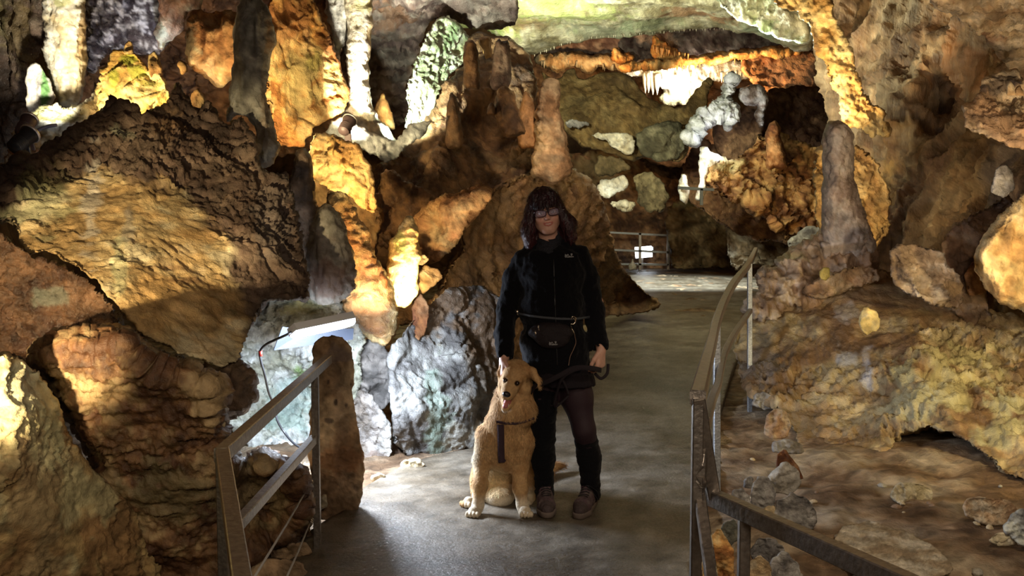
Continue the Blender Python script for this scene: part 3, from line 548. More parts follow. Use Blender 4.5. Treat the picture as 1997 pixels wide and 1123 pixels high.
rock('boulder', [(756, 700), (768, 668), (795, 632), (840, 590), (880, 560), (940, 548), (985, 580), (990, 700), (975, 790), (945, 868), (900, 880), (850, 889), (790, 893), (768, 850), (762, 780)], 6.9, .45, [(.09, .085, .08), (.17, .165, .155), (.27, .27, .25)], 'boulder', .11, .5, R=30, yaw=.25, rough=3, step=3, mt=RM(.42, .8, 30, .55), label='big blue grey boulder beside the path', cat='boulder', patches=[(850, 800, 22, 80, (.20, .27, .21), .6), (930, 700, 36, 90, (.13, .09, .05), .7), (900, 850, 40, 20, (.45, .44, .38), .6), (860, 590, 130, 50, (.15, .09, .045), .95), (960, 640, 50, 80, (.14, .085, .045), .9)])
rock('rock_slab', [(806, 425), (850, 390), (900, 372), (940, 358), (963, 366), (955, 395), (910, 440), (890, 480), (850, 510), (818, 520), (812, 470)], 8.1, .3, [(.34, .17, .08), (.46, .27, .13), (.5, .36, .2)], 'flow', .07, .3, yaw=-.2, rough=2.5, step=3, mt=dry, label='slanting reddish rock slab left of the mound top', cat='rock')
rock('rock_wall', [(690, 470), (700, 420), (735, 380), (760, 330), (850, 380), (830, 440), (820, 500), (820, 640), (760, 640), (720, 560)], 8.6, .4, BROWN, 'crag', .12, .4, mt=damp, label='brown hollow wall left of the slanting reddish slab')
for pts, lb in [([(815, 530), (830, 515), (850, 520), (868, 540), (850, 560), (822, 575)], 'golden rubble stone beside the glowing stalagmite'), ([(812, 500), (828, 495), (838, 505), (825, 520), (812, 518)], 'smaller golden rubble stone above the other'), ([(800, 665), (806, 590), (822, 570), (838, 600), (830, 650), (805, 675)], 'dark stub standing before the glowing stalagmite')]:
    rock('stone', pts, 7.6 if 'golden' in lb or 'smaller' in lb else 6.7, .12, TAN if 'golden' in lb else RED, 'boulder', .03, .2, rough=2, step=3, mt=dry, label=lb, cat='stone')
# ================================================================== golden group
rock('rock_wall', [(585, 320), (640, 300), (720, 340), (745, 420), (730, 500), (680, 520), (620, 480), (590, 400)], 8.5, .3, [(.16, .085, .035), (.28, .16, .07), (.38, .25, .12)], 'crag', .08, .3, mt=damp, label='brown rock behind the golden slab and cascade')
rock('stalagmite', [(752, 560), (758, 500), (760, 470), (772, 460), (780, 440), (790, 422), (804, 424), (814, 442), (816, 470), (820, 500), (814, 540), (812, 575), (795, 600), (765, 600)], 7.3, .17, [(.62, .42, .16), (.74, .58, .28), (.82, .72, .46)], 'knob', .03, .12, rough=2, step=2.5, mt=damp, label='glowing golden stalagmite beside the slanting slab', cat='stalagmite', patches=[(782, 470, 10, 22, (.26, .3, .05), .7)])
rock('rock_slab', [(585, 335), (600, 300), (612, 262), (640, 262), (672, 276), (702, 286), (722, 330), (738, 400), (730, 418), (705, 412), (690, 392), (655, 372), (620, 352)], 7.8, .25, [(.44, .25, .09), (.58, .38, .15), (.66, .48, .24)], 'crag', .08, .25, rough=3, step=3, mt=damp, label='golden slab above the flowstone cascade', cat='rock')
rock('flowstone', [(640, 370), (668, 385), (692, 410), (712, 450), (735, 505), (748, 530), (766, 550), (776, 600), (772, 650), (752, 672), (715, 655), (690, 620), (670, 600), (660, 520), (650, 440)], 6.9, .25, [(.40, .20, .08), (.54, .33, .13), (.62, .46, .22)], 'knob', .06, .16, rough=3, step=3, mt=wet, label='golden flowstone cascade behind the lamp', cat='flowstone', patches=[(715, 620, 50, 40, (.34, .15, .06), .7)])
for pts, lb in [([(713, 520), (712, 505), (722, 497), (734, 503), (738, 530), (728, 545)], 'bulbous knob on the golden cascade'), ([(730, 560), (735, 535), (746, 528), (758, 545), (756, 570)], 'second knob right of the bulbous knob')]:
    rock('knobby_dripstone', pts, 6.75, .08, ORNG, 'smooth', .012, .1, rough=1, step=3, mt=damp, label=lb, cat='dripstone')
rock('stalagmite', [(560, 470), (556, 400), (566, 330), (578, 297), (592, 290), (606, 305), (612, 350), (618, 410), (606, 480), (600, 560), (570, 540)], 6.9, .2, [(.07, .05, .04), (.12, .08, .05), (.18, .13, .09)], 'flow', .03, .2, rough=2, step=3, mt=damp, label='dark slender stalagmite behind the dark rounded one', cat='stalagmite')
rock('stalagmite', [(602, 580), (597, 520), (601, 470), (608, 425), (622, 402), (640, 398), (658, 412), (674, 440), (682, 475), (695, 530), (692, 565), (665, 588), (625, 596)], 6.3, .25, [(.09, .075, .06), (.15, .125, .10), (.20, .18, .15)], 'flow', .03, .2, rough=2, step=3, mt=RM(.5, .5, 30, .4, .2), label='dark rounded stalagmite above the lamp', cat='stalagmite', patches=[(635, 545, 40, 30, (.10, .05, .03), .7), (640, 440, 20, 30, (.2, .19, .15), .5)])
rock('stalagmite', [(437, 245), (447, 205), (450, 160), (456, 110), (455, 60), (462, 25), (475, -8), (498, -14), (520, 10), (535, 50), (537, 80), (528, 105), (522, 150), (520, 195), (532, 240), (545, 290), (530, 322), (506, 326), (499, 290), (497, 250), (478, 228), (460, 228)], 7.0, .26, [(.15, .14, .12), (.26, .25, .21), (.36, .34, .28)], 'flow', .04, .22, rough=2, step=3, mt=damp, label='tall grey stalagmite leaning at the upper left', cat='stalagmite', patches=[(525, 75, 14, 30, (.3, .16, .06), .7), (515, 250, 12, 60, (.22, .15, .09), .6), (452, 170, 8, 60, (.4, .4, .36), .6)])
# ================================================================== left foreground mass
rock('crystal_rock', [(462, 650), (478, 610), (510, 582), (560, 572), (610, 575), (660, 590), (700, 610), (710, 700), (700, 800), (660, 870), (610, 900), (560, 905), (500, 880), (455, 840), (446, 780), (470, 720)], 6.9, .4, [(.34, .34, .26), (.55, .56, .48), (.70, .72, .68)], 'crag', .09, .22, rough=4, step=3, R=40, mt=spark, ctrl=[(560, 760, .25, 70)], label='pale crystalline rock lit by the lamp', cat='rock', patches=[(540, 600, 70, 22, (.22, .2, .12), .7), (590, 725, 26, 14, (.24, .42, .1), .6), (640, 715, 20, 14, (.3, .5, .14), .6), (560, 800, 40, 50, (.36, .55, .5), .45), (620, 600, 50, 12, (.36, .32, .12), .7)])
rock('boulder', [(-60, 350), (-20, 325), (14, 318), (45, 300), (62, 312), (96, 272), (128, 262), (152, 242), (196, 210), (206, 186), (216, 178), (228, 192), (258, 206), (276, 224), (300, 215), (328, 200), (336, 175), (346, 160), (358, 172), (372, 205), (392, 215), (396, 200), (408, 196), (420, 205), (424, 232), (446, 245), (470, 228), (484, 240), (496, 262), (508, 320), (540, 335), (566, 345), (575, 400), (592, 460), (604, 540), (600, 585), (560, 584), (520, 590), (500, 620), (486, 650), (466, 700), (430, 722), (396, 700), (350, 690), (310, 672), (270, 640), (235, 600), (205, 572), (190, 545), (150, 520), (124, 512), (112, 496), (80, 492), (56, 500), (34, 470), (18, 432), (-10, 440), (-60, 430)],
     5.6, .7, [(.045, .028, .02), (.09, .058, .042), (.15, .105, .075)], 'crag', .085, .4, R=40, yaw=.12, lean=.4, rough=3.5, step=3, mt=RM(.65, .8, 28, .35, .4), label='dark brown boulder ridge on the left with a broad tan face painted as lit', cat='boulder', cs=.5, seed=119,
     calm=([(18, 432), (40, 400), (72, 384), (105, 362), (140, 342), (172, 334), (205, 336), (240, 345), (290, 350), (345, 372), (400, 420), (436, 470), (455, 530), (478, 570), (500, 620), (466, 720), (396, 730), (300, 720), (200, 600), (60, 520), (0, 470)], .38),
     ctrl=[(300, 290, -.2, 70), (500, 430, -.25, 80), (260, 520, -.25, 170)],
     patches=[([(18, 432), (40, 400), (72, 384), (105, 362), (140, 342), (172, 334), (205, 336), (240, 345), (290, 350), (345, 372), (400, 420), (436, 470), (455, 530), (478, 570), (500, 620), (466, 720), (396, 730), (300, 720), (200, 600), (60, 520), (0, 470)], [(.38, .25, .11), (.55, .41, .21), (.64, .55, .36)], 1., 26),  # tan stone tone with the lamp's pool of light painted in
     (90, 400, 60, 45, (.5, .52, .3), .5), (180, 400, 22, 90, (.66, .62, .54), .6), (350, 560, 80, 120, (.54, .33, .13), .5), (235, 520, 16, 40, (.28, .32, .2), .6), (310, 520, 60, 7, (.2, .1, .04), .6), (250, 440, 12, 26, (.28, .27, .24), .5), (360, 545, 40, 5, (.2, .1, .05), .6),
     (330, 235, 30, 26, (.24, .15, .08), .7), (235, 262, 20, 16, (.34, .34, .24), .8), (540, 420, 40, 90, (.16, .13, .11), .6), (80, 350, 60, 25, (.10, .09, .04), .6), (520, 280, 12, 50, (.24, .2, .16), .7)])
rock('rock_band', [(-60, 480), (0, 460), (40, 480), (70, 505), (130, 520), (180, 560), (220, 600), (260, 650), (320, 690), (420, 720), (440, 770), (300, 780), (150, 740), (80, 700), (-60, 690)], 4.85, .35, [(.035, .016, .009), (.07, .035, .018), (.12, .065, .035)], 'crag', .06, .14, rough=4, step=3, mt=wet, label='broken dark red rock band under the tan slab', cat='rock', patches=[(110, 580, 30, 16, (.14, .15, .12), .7)])
rock('flowstone', [(60, 690), (100, 650), (160, 640), (250, 650), (330, 700), (400, 715), (436, 745), (428, 790), (446, 850), (470, 900), (520, 880), (600, 920), (606, 1000), (580, 1060), (520, 1080), (490, 1180), (150, 1180), (150, 1000), (190, 900), (120, 780)], 4.5, .6, [(.08, .036, .018), (.18, .095, .045), (.34, .24, .13)], 'knob', .06, .15, R=40, rough=4, step=3, lean=-.1, mt=RM(.5, .7, 26, .5), label='knobby brown flowstone below the slab', cat='flowstone', cs=.25,
     patches=[(330, 960, 80, 60, (.2, .17, .09), .6), (480, 960, 60, 60, (.16, .13, .08), .6), (220, 760, 90, 50, (.30, .22, .11), .5)], ctrl=[(520, 980, .5, 90)])
rock('rock_lump', [(396, 745), (402, 712), (430, 698), (468, 700), (492, 725), (500, 768), (478, 800), (440, 812), (412, 790)], 4.75, .2, DARK, 'knob', .05, .12, rough=4, step=3, mt=damp, label='dark pitted rock lump at the edge of the slab', cat='rock')
rock('bone_disc', [(420, 826), (424, 817), (434, 816), (441, 823), (439, 832), (428, 836)], 3.95, .02, PALE, 'smooth', .002, .1, rough=.5, step=2, mt=dry, label='small round pale stone on the knobby flowstone', cat='stone')
rock('pale_rock', [(-60, 690), (0, 680), (34, 700), (60, 706), (92, 745), (116, 790), (128, 838), (160, 888), (196, 930), (226, 962), (262, 992), (274, 1040), (300, 1090), (330, 1180), (-60, 1180)], 3.7, .4, [(.28, .17, .08), (.40, .29, .14), (.50, .44, .26)], 'rough', .04, .3, R=26, yaw=.18, rough=3.5, step=3, mt=dry, label='steep pale rock face in the lower left corner', cat='rock', cs=.4,
     patches=[(100, 830, 30, 120, (.52, .50, .30), .8), (160, 960, 60, 60, (.5, .45, .26), .8), (60, 1020, 60, 140, (.24, .13, .06), .6), (30, 760, 40, 50, (.5, .5, .36), .7)])
rock('boulder', [(686, 700), (694, 672), (712, 662), (738, 668), (760, 690), (768, 730), (764, 775), (748, 802), (715, 800), (690, 790)], 7.0, .25, [(.14, .13, .12), (.22, .20, .18), (.3, .28, .25)], 'crag', .05, .3, rough=2.5, step=3, mt=dry, label='grey boulder right of the stalagmite post', cat='boulder')
rock('boulder', [(684, 790), (700, 762), (722, 770), (745, 800), (762, 832), (768, 880), (748, 915), (716, 932), (690, 925)], 6.5, .25, [(.12, .10, .08), (.22, .20, .18), (.34, .33, .3)], 'crag', .05, .25, rough=2.5, step=3, mt=wet, label='whitish lower boulder right of the stalagmite post', cat='boulder', patches=[(735, 900, 30, 18, (.1, .06, .04), .7)])
rock('boulder', [(640, 660), (700, 640), (760, 670), (765, 720), (700, 740), (650, 720)], 7.4, .25, DARK, 'crag', .06, .3, rough=2.5, step=4, mt=dry, label='dark rock under the golden cascade', cat='boulder')
rock('rock', [(755, 895), (768, 860), (790, 890), (790, 915), (765, 930)], 6.6, .1, DARK, 'crag', .03, .2, rough=2, step=4, mt=damp, label='dark stone in the gap left of the blue grey boulder', cat='stone')
for pts, Y, lb in [([(782, 905), (800, 893), (822, 896), (828, 908), (805, 916), (786, 915)], 6.0, 'flat pale stone at the path edge by the grey boulder'), ([(722, 930), (735, 920), (752, 926), (748, 940), (728, 944)], 5.75, 'small brown stone at the path edge'),
                   ([(612, 975), (635, 962), (640, 985), (618, 1000)], 5.0, 'little white stone at the foot of the stalagmite post')]:
    rock('stone', pts, Y, .06, PALE, 'boulder', .012, .12, rough=1.5, step=2.5, mt=damp, label=lb, cat='stone')
rock('stalagmite', [(612, 1006), (606, 950), (602, 880), (606, 800), (612, 740), (609, 690), (612, 668), (628, 656), (650, 654), (672, 662), (688, 682), (692, 720), (688, 770), (700, 840), (710, 900), (708, 960), (694, 1000), (655, 1014), (630, 1014)], 5.12, .15, [(.20, .125, .07), (.30, .20, .12), (.38, .28, .18)], 'rough', .012, .12, rough=1.5, step=2.5, mt=dry, label='stout stalagmite post beside the left railing', cat='stalagmite', patches=[(660, 690, 22, 18, (.12, .09, .08), .8), (640, 745, 5, 8, (.05, .035, .03), .9), (685, 750, 5, 6, (.05, .035, .03), .9), (655, 785, 4, 7, (.05, .035, .03), .9), (675, 790, 4, 6, (.05, .035, .03), .9), (640, 820, 8, 5, (.05, .035, .03), .8), (650, 900, 40, 30, (.28, .13, .06), .5), (693, 950, 12, 12, (.08, .05, .04), .6)])
for i, (pts, Y, lb) in enumerate([([(540, 1040), (560, 1020), (600, 1025), (612, 1045), (590, 1058), (548, 1058)], 4.75, 'topmost pale step stone in the left pit'), ([(515, 1075), (540, 1056), (600, 1058), (608, 1080), (570, 1092), (520, 1092)], 4.4, 'second pale step stone in the left pit'),
                                  ([(490, 1110), (520, 1088), (590, 1094), (600, 1120), (560, 1150), (490, 1150)], 4.1, 'lowest pale step stone in the left pit')]):
    rock('step_stone', pts, Y, .12, [(.3, .2, .12), (.45, .35, .24), (.6, .54, .44)], 'boulder', .03, .2, rough=2, step=3, mt=damp, label=lb, cat='stone')
# ================================================================== right side
rock('wall_right', [(1590, -60), (2060, -60), (2060, 700), (1900, 650), (1800, 600), (1720, 540), (1660, 470), (1630, 420), (1640, 330), (1620, 240), (1600, 150), (1590, 80)], 11.2, .6, [(.17, .095, .05), (.27, .17, .09), (.36, .26, .16)], 'flow', .22, .7, R=50, yaw=-.9, lean=.4, mt=fluted, micro=1.2, kind='structure', step=4, cs=.8,
     ctrl=[(1850, 200, .8, 60), (1700, 430, -.5, 70), (1760, 200, -.5, 60)], patches=[(1880, 140, 60, 60, (.36, .17, .07), .7), (1800, 480, 70, 70, (.11, .075, .05), .7), (1700, 370, 50, 80, (.42, .27, .10), .7), (1830, 170, 14, 100, (.09, .07, .06), .7)], label='tall brown flowstone wall on the right')
rock('curtain', [(1470, -60), (1610, -60), (1620, 10), (1632, 40), (1652, 80), (1664, 110), (1674, 150), (1684, 180), (1696, 205), (1722, 214), (1732, 264), (1714, 258), (1700, 268), (1684, 250), (1668, 246), (1648, 240), (1640, 210), (1632, 180), (1616, 150), (1604, 112), (1585, 96), (1578, 60), (1560, 30), (1520, 10)],
     11.2, .35, [(.46, .27, .09), (.60, .42, .18), (.70, .56, .30)], 'rough', .10, .25, rough=3, step=3, mt=damp, label='golden rock curtain hanging from the ceiling', cat='rock curtain', patches=[(1590, 80, 8, 30, (.2, .1, .05), .7), (1640, 210, 14, 40, (.6, .62, .5), .8)])
rock('rock_curtain', [(1380, -60), (1520, -60), (1540, 10), (1566, 36), (1580, 62), (1574, 82), (1548, 84), (1520, 76), (1480, 56), (1450, 44), (1400, 10)], 13.2, .35, [(.34, .38, .24), (.54, .58, .44), (.68, .70, .60)], 'rough', .10, .3, rough=3, step=3, mt=wet, label='whitish green curtain left of the golden one', cat='rock curtain', patches=[(1490, 50, 22, 16, (.2, .36, .14), .6), (1560, 50, 14, 20, (.8, .8, .66), .8)])
rock('boulder', [(1590, 300), (1620, 280), (1680, 290), (1712, 310), (1730, 380), (1735, 450), (1700, 500), (1600, 470), (1585, 380)], 10.2, .4, [(.30, .17, .06), (.46, .29, .11), (.55, .40, .19)], 'crag', .10, .25, rough=4, step=3, mt=damp, label='golden brown boulder behind the big right stalagmite', cat='boulder')
rock('ceiling', [(1795, -60), (2060, -60), (2060, 200), (2000, 160), (1980, 132), (1958, 122), (1938, 92), (1905, 62), (1860, 30), (1822, 12)], 7.0, .3, [(.36, .23, .12), (.52, .38, .22), (.62, .50, .34)], 'rough', .07, .35, lean=-1.2, R=24, mt=dry, kind='structure', step=3.5, patches=[(1920, 70, 30, 12, (.30, .15, .08), .7)], label='tan ceiling lip in the upper right corner')
rock('rock_shelf', [(1873, 210), (1890, 198), (1914, 178), (1918, 152), (1950, 140), (1975, 134), (1990, 145), (2060, 170), (2060, 300), (2000, 288), (1976, 284), (1950, 276), (1925, 268), (1900, 258), (1884, 248), (1878, 225)], 6.4, .3, [(.38, .24, .13), (.52, .38, .22), (.60, .48, .32)], 'rough', .05, .25, rough=3, step=3, lean=.3, mt=dry, label='tan overhanging shelf at the right edge', cat='rock ledge', patches=[(1945, 165, 30, 16, (.09, .07, .06), .8), (1980, 150, 16, 14, (.06, .05, .05), .8)])
for pts, lb in [([(1962, 185), (1964, 165), (1970, 157), (1978, 166), (1982, 186)], 'left of two tiny stalagmites on the tan shelf'), ([(1978, 186), (1981, 172), (1988, 166), (1994, 174), (1998, 188)], 'right of two tiny stalagmites on the tan shelf')]:
    rock('stalagmite', pts, 6.0, .03, TAN, 'smooth', .006, .08, rough=1, step=2.5, mt=dry, label=lb, cat='stalagmite')
rock('boulder', [(2060, 350), (2000, 372), (1975, 392), (1940, 432), (1908, 470), (1904, 520), (1922, 565), (1960, 598), (2060, 640)], 7.0, .35, [(.42, .25, .10), (.58, .40, .18), (.66, .52, .28)], 'flow', .05, .3, R=30, rough=3, step=3, mt=dry, label='yellow lit boulder at the right edge', cat='boulder')
rock('boulder', [(1822, 560), (1830, 500), (1850, 450), (1900, 410), (1960, 380), (1990, 400), (1930, 470), (1910, 540), (1930, 600), (1960, 640), (1880, 640)], 7.7, .3, [(.10, .055, .03), (.17, .10, .055), (.25, .17, .1)], 'crag', .10, .3, rough=4, step=3.5, mt=damp, label='dark broken rock left of the yellow lit boulder', cat='boulder')
rock('stone', [(1930, 372), (1945, 325), (1962, 318), (1975, 335), (1978, 365), (1960, 385)], 6.9, .12, GREY, 'boulder', .03, .2, rough=2, step=3, mt=wet, label='bluish grey stone above the yellow lit boulder', cat='stone')
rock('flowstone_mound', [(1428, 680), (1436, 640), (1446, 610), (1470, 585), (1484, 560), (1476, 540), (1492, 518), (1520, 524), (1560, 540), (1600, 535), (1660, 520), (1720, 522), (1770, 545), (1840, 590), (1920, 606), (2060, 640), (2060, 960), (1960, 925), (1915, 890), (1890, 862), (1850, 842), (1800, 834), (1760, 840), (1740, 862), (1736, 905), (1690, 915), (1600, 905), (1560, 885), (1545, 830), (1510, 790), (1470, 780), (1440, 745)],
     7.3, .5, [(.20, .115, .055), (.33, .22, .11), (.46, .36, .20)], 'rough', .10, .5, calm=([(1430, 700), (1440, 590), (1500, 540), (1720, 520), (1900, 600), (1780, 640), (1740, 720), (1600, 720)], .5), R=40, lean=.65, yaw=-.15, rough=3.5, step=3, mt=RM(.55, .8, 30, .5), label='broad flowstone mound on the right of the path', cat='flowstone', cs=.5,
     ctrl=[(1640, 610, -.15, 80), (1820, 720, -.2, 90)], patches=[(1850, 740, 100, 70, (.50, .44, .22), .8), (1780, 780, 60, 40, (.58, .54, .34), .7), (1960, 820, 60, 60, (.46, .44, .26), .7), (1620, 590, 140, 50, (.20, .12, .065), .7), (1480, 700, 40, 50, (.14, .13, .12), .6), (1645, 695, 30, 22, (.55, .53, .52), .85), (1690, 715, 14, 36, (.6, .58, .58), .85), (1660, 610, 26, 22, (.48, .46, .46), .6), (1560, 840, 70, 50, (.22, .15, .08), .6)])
rock('stone', [(1676, 632), (1678, 608), (1690, 600), (1706, 605), (1718, 625), (1712, 645), (1692, 652), (1682, 648)], 6.65, .08, [(.5, .36, .14), (.66, .52, .24), (.4, .36, .3)], 'boulder', .02, .15, rough=2, step=2.5, mt=dry, label='small yellow stone perched on the right mound', cat='stone')
rock('boulder', [(1738, 495), (1756, 478), (1782, 474), (1815, 482), (1842, 492), (1852, 515), (1868, 535), (1880, 560), (1880, 590), (1860, 602), (1820, 596), (1780, 580), (1750, 566), (1736, 535)], 7.4, .3, [(.22, .15, .09), (.36, .27, .18), (.48, .42, .34)], 'crag', .06, .15, rough=3, step=2.5, mt=RM(.5, .9, 34, .55), label='rounded cracked boulder on top of the right mound', cat='boulder', patches=[(1850, 560, 24, 14, (.5, .34, .16), .6)])
rock('stone', [(1880, 540), (1895, 515), (1920, 512), (1932, 535), (1920, 570), (1890, 580)], 7.5, .15, RED, 'crag', .04, .15, rough=3, step=3, mt=damp, label='reddish stone beside the rounded cracked boulder', cat='stone')
rock('draped_flowstone', [(1440, 610), (1452, 585), (1478, 575), (1478, 530), (1490, 516), (1508, 520), (1516, 505), (1540, 488), (1575, 466), (1602, 446), (1640, 436), (1680, 440), (1702, 460), (1716, 490), (1712, 520), (1735, 540), (1700, 575), (1640, 580), (1590, 600), (1540, 610), (1490, 625)], 8.75, .32, [(.25, .155, .09), (.40, .28, .18), (.54, .43, .32)], 'flow', .085, .22, R=30, lean=.3, rough=3, step=2.5, mt=RM(.5, .6, 26, .5, .35), label='draped flowstone foot of the big right stalagmite', cat='flowstone', patches=[(1530, 502, 34, 7, (.34, .34, .18), .7), (1494, 530, 9, 22, (.08, .05, .04), .7), (1590, 540, 20, 14, (.2, .14, .05), .6), (1650, 545, 60, 14, (.44, .30, .18), .6)])
rock('stalagmite', [(1600, 440), (1604, 380), (1606, 330), (1602, 290), (1606, 262), (1614, 240), (1632, 234), (1652, 240), (1664, 262), (1666, 300), (1665, 340), (1672, 372), (1684, 410), (1698, 445), (1712, 478), (1700, 505), (1684, 498), (1672, 512), (1655, 505), (1640, 520), (1622, 505), (1604, 490)], 8.75, .24, [(.24, .17, .13), (.38, .30, .24), (.52, .45, .38)], 'ring', .03, .18, rough=1.5, step=2.5, mt=RM(.45, .6, 30, .5, .25), label='big blunt stalagmite on the right', cat='stalagmite', patches=[(1615, 330, 10, 120, (.16, .14, .13), .6)])
rock('rock_lump', [(1560, 570), (1590, 545), (1622, 530), (1672, 518), (1712, 522), (1720, 545), (1660, 565), (1600, 585)], 8.25, .2, [(.28, .16, .08), (.38, .25, .14), (.46, .34, .2)], 'rough', .05, .25, rough=3, step=3, mt=damp, label='lumpy rock in front of the draped flowstone foot', cat='rock')
# draping tips of the stalagmite foot
for i, (x, y0, y1, w) in enumerate([(1612, 470, 524, 14), (1634, 470, 528, 15), (1658, 465, 520, 15), (1682, 462, 514, 14)]):
    rock('hanging_drapery', [(x - w, y0), (x + w, y0), (x + w * .8, (y0 + y1) / 2), (x + 2, y1), (x - w * .7, (y0 + y1) / 2 + 8)], 8.66, .12, [(.24, .17, .12), (.36, .28, .22), (.46, .39, .33)], 'smooth', .01, .1, rough=1, step=2.5, mt=damp,
         label='drooping drapery tip on the right stalagmite foot', cat='dripstone', group='drapery tips under the right stalagmite')
rock('stone', [(1600, 545), (1596, 530), (1606, 520), (1618, 522), (1620, 538), (1610, 548)], 8.0, .05, [(.3, .24, .06), (.4, .32, .1), (.44, .36, .16)], 'boulder', .01, .1, rough=1, step=2.5, mt=damp, label='mustard coloured stone under the drapery tips', cat='stone')
rock('hollow_slab', [(1752, 905), (1760, 872), (1788, 854), (1830, 850), (1866, 856), (1888, 876), (1880, 900), (1830, 908), (1790, 905)], 6.9, .2, [(.09, .065, .055), (.15, .11, .09), (.24, .18, .15)], 'boulder', .05, .3, rough=2.5, step=3, mt=dry, label='dark slab inside the hollow under the right mound', cat='rock')
rock('hollow_rock', [(1738, 935), (1730, 880), (1745, 846), (1800, 826), (1860, 834), (1920, 880), (1990, 930), (2060, 960), (2060, 1010), (1900, 985), (1800, 960)], 7.7, .3, [(.08, .035, .015), (.14, .065, .03), (.2, .1, .05)], 'crag', .10, .3, rough=3, step=3.5, mt=dry, label='red brown rock at the back of the hollow', cat='rock')
# loose stones
stones = [([(1740, 965), (1752, 946), (1775, 940), (1800, 946), (1815, 958), (1812, 984), (1790, 990), (1770, 985), (1752, 976)], 5.35, PALE, 'pale two lobed stone on the clay'),
 ([(1884, 990), (1892, 974), (1925, 970), (1965, 980), (1988, 996), (1975, 1012), (1950, 1024), (1915, 1018), (1892, 1006)], 4.95, [(.4, .25, .14), (.52, .38, .24), (.64, .55, .42)], 'large flat tan stone at the right edge'),
 ([(1930, 1052), (1945, 1040), (1975, 1042), (1990, 1052), (1975, 1064), (1940, 1062)], 4.6, PALE, 'small flat stone in front of the large flat tan one'),
 ([(1960, 1030), (1980, 1004), (2030, 985), (2060, 1060), (1990, 1060)], 4.6, [(.2, .2, .2), (.4, .42, .42), (.6, .62, .55)], 'greenish white stone cut by the right edge'),
 ([(1512, 1005), (1520, 978), (1545, 966), (1572, 975), (1590, 1000), (1586, 1025), (1560, 1042), (1530, 1034), (1516, 1020)], 4.85, GREY, 'biggest grey stone of the row'),
 ([(1464, 975), (1468, 945), (1480, 930), (1497, 934), (1506, 955), (1508, 985), (1490, 996), (1470, 992)], 4.95, GREY, 'upright oval grey stone of the row'),
 ([(1500, 945), (1508, 922), (1530, 905), (1552, 918), (1558, 940), (1540, 962), (1515, 958)], 5.2, [(.2, .17, .13), (.3, .27, .22), (.38, .35, .3)], 'angular stone leaning behind the upright oval one'),
 ([(1515, 915), (1516, 890), (1530, 882), (1550, 900), (1564, 930), (1556, 934), (1530, 915)], 5.5, RED, 'reddish splinter stone of the row'),
 ([(1426, 985), (1430, 962), (1448, 955), (1462, 968), (1464, 995), (1440, 1005)], 4.9, GREY, 'blue grey stone behind the right handrail'),
 ([(1452, 950), (1452, 938), (1466, 930), (1468, 950)], 5.2, GREY, 'little dark stone left of the upright oval one'),
 ([(1508, 880), (1512, 862), (1535, 856), (1560, 866), (1563, 880), (1535, 884)], 5.9, [(.18, .15, .12), (.27, .24, .21), (.36, .34, .31)], 'flat grey stone further up the row'),
 ([(1494, 845), (1495, 815), (1512, 798), (1532, 806), (1540, 830), (1530, 852), (1508, 856)], 6.3, [(.2, .11, .06), (.32, .2, .12), (.4, .3, .2)], 'knobby reddish stone near the railing post'),
 ([(1468, 790), (1474, 772), (1492, 765), (1512, 776), (1512, 792), (1490, 798)], 7.3, GREY, 'round stone beside the foot of the far railing post'),
 ([(1488, 1005), (1494, 990), (1510, 988), (1516, 1008), (1500, 1014)], 4.85, [(.4, .24, .1), (.5, .34, .16), (.55, .42, .24)], 'orange stone wedged below the grey row'),
 ([(1402, 1045), (1412, 1020), (1432, 1015), (1438, 1050), (1420, 1065)], 4.3, [(.1, .1, .08), (.2, .19, .14), (.3, .28, .22)], 'olive dark stone behind the near right post'),
 ([(1462, 1075), (1478, 1050), (1510, 1052), (1530, 1070), (1520, 1095), (1480, 1100)], 4.25, GREY, 'smooth grey stone below the handrail'),
 ([(1500, 1130), (1506, 1095), (1530, 1080), (1556, 1100), (1560, 1160), (1510, 1170)], 4.0, GREY, 'grey stone cut by the lower picture edge'),
 ([(1455, 1130), (1460, 1100), (1480, 1085), (1500, 1100), (1505, 1160), (1460, 1170)], 3.95, [(.3, .2, .1), (.42, .3, .16), (.5, .4, .26)], 'tan stone cut by the lower picture edge'),
 ([(1372, 1105), (1380, 1060), (1400, 1040), (1425, 1070), (1430, 1130), (1400, 1170), (1376, 1170)], 4.15, ORNG, 'orange rock at the path edge behind the near post'),
 ([(1630, 1075), (1650, 1035), (1700, 1020), (1760, 1040), (1820, 1070), (1850, 1110), (1780, 1130), (1690, 1115)], 4.45, [(.27, .2, .13), (.38, .31, .22), (.5, .44, .35)], 'low bedrock hump in the clay')]
for i, (pts, Y, c, lb) in enumerate(stones):
    mp_ = np.mean(pts, 0); pts = [tuple(mp_ + (np.array(p) - mp_) * 1.14) for p in pts]
    w = (max(p[0] for p in pts) - min(p[0] for p in pts)) / F * Y
    rock('stone', pts, Y, w * (.33 if 'bedrock' not in lb else .07), c, 'boulder', min(.05, w * .14), w * .6, rough=1.8, step=2.5, mt=RM(.7, .9, 34, .35), label=lb, cat='stone', cs=.15, cut=12, power=4., **(dict(lean=.62, R=30) if 'bedrock' in lb else {}))

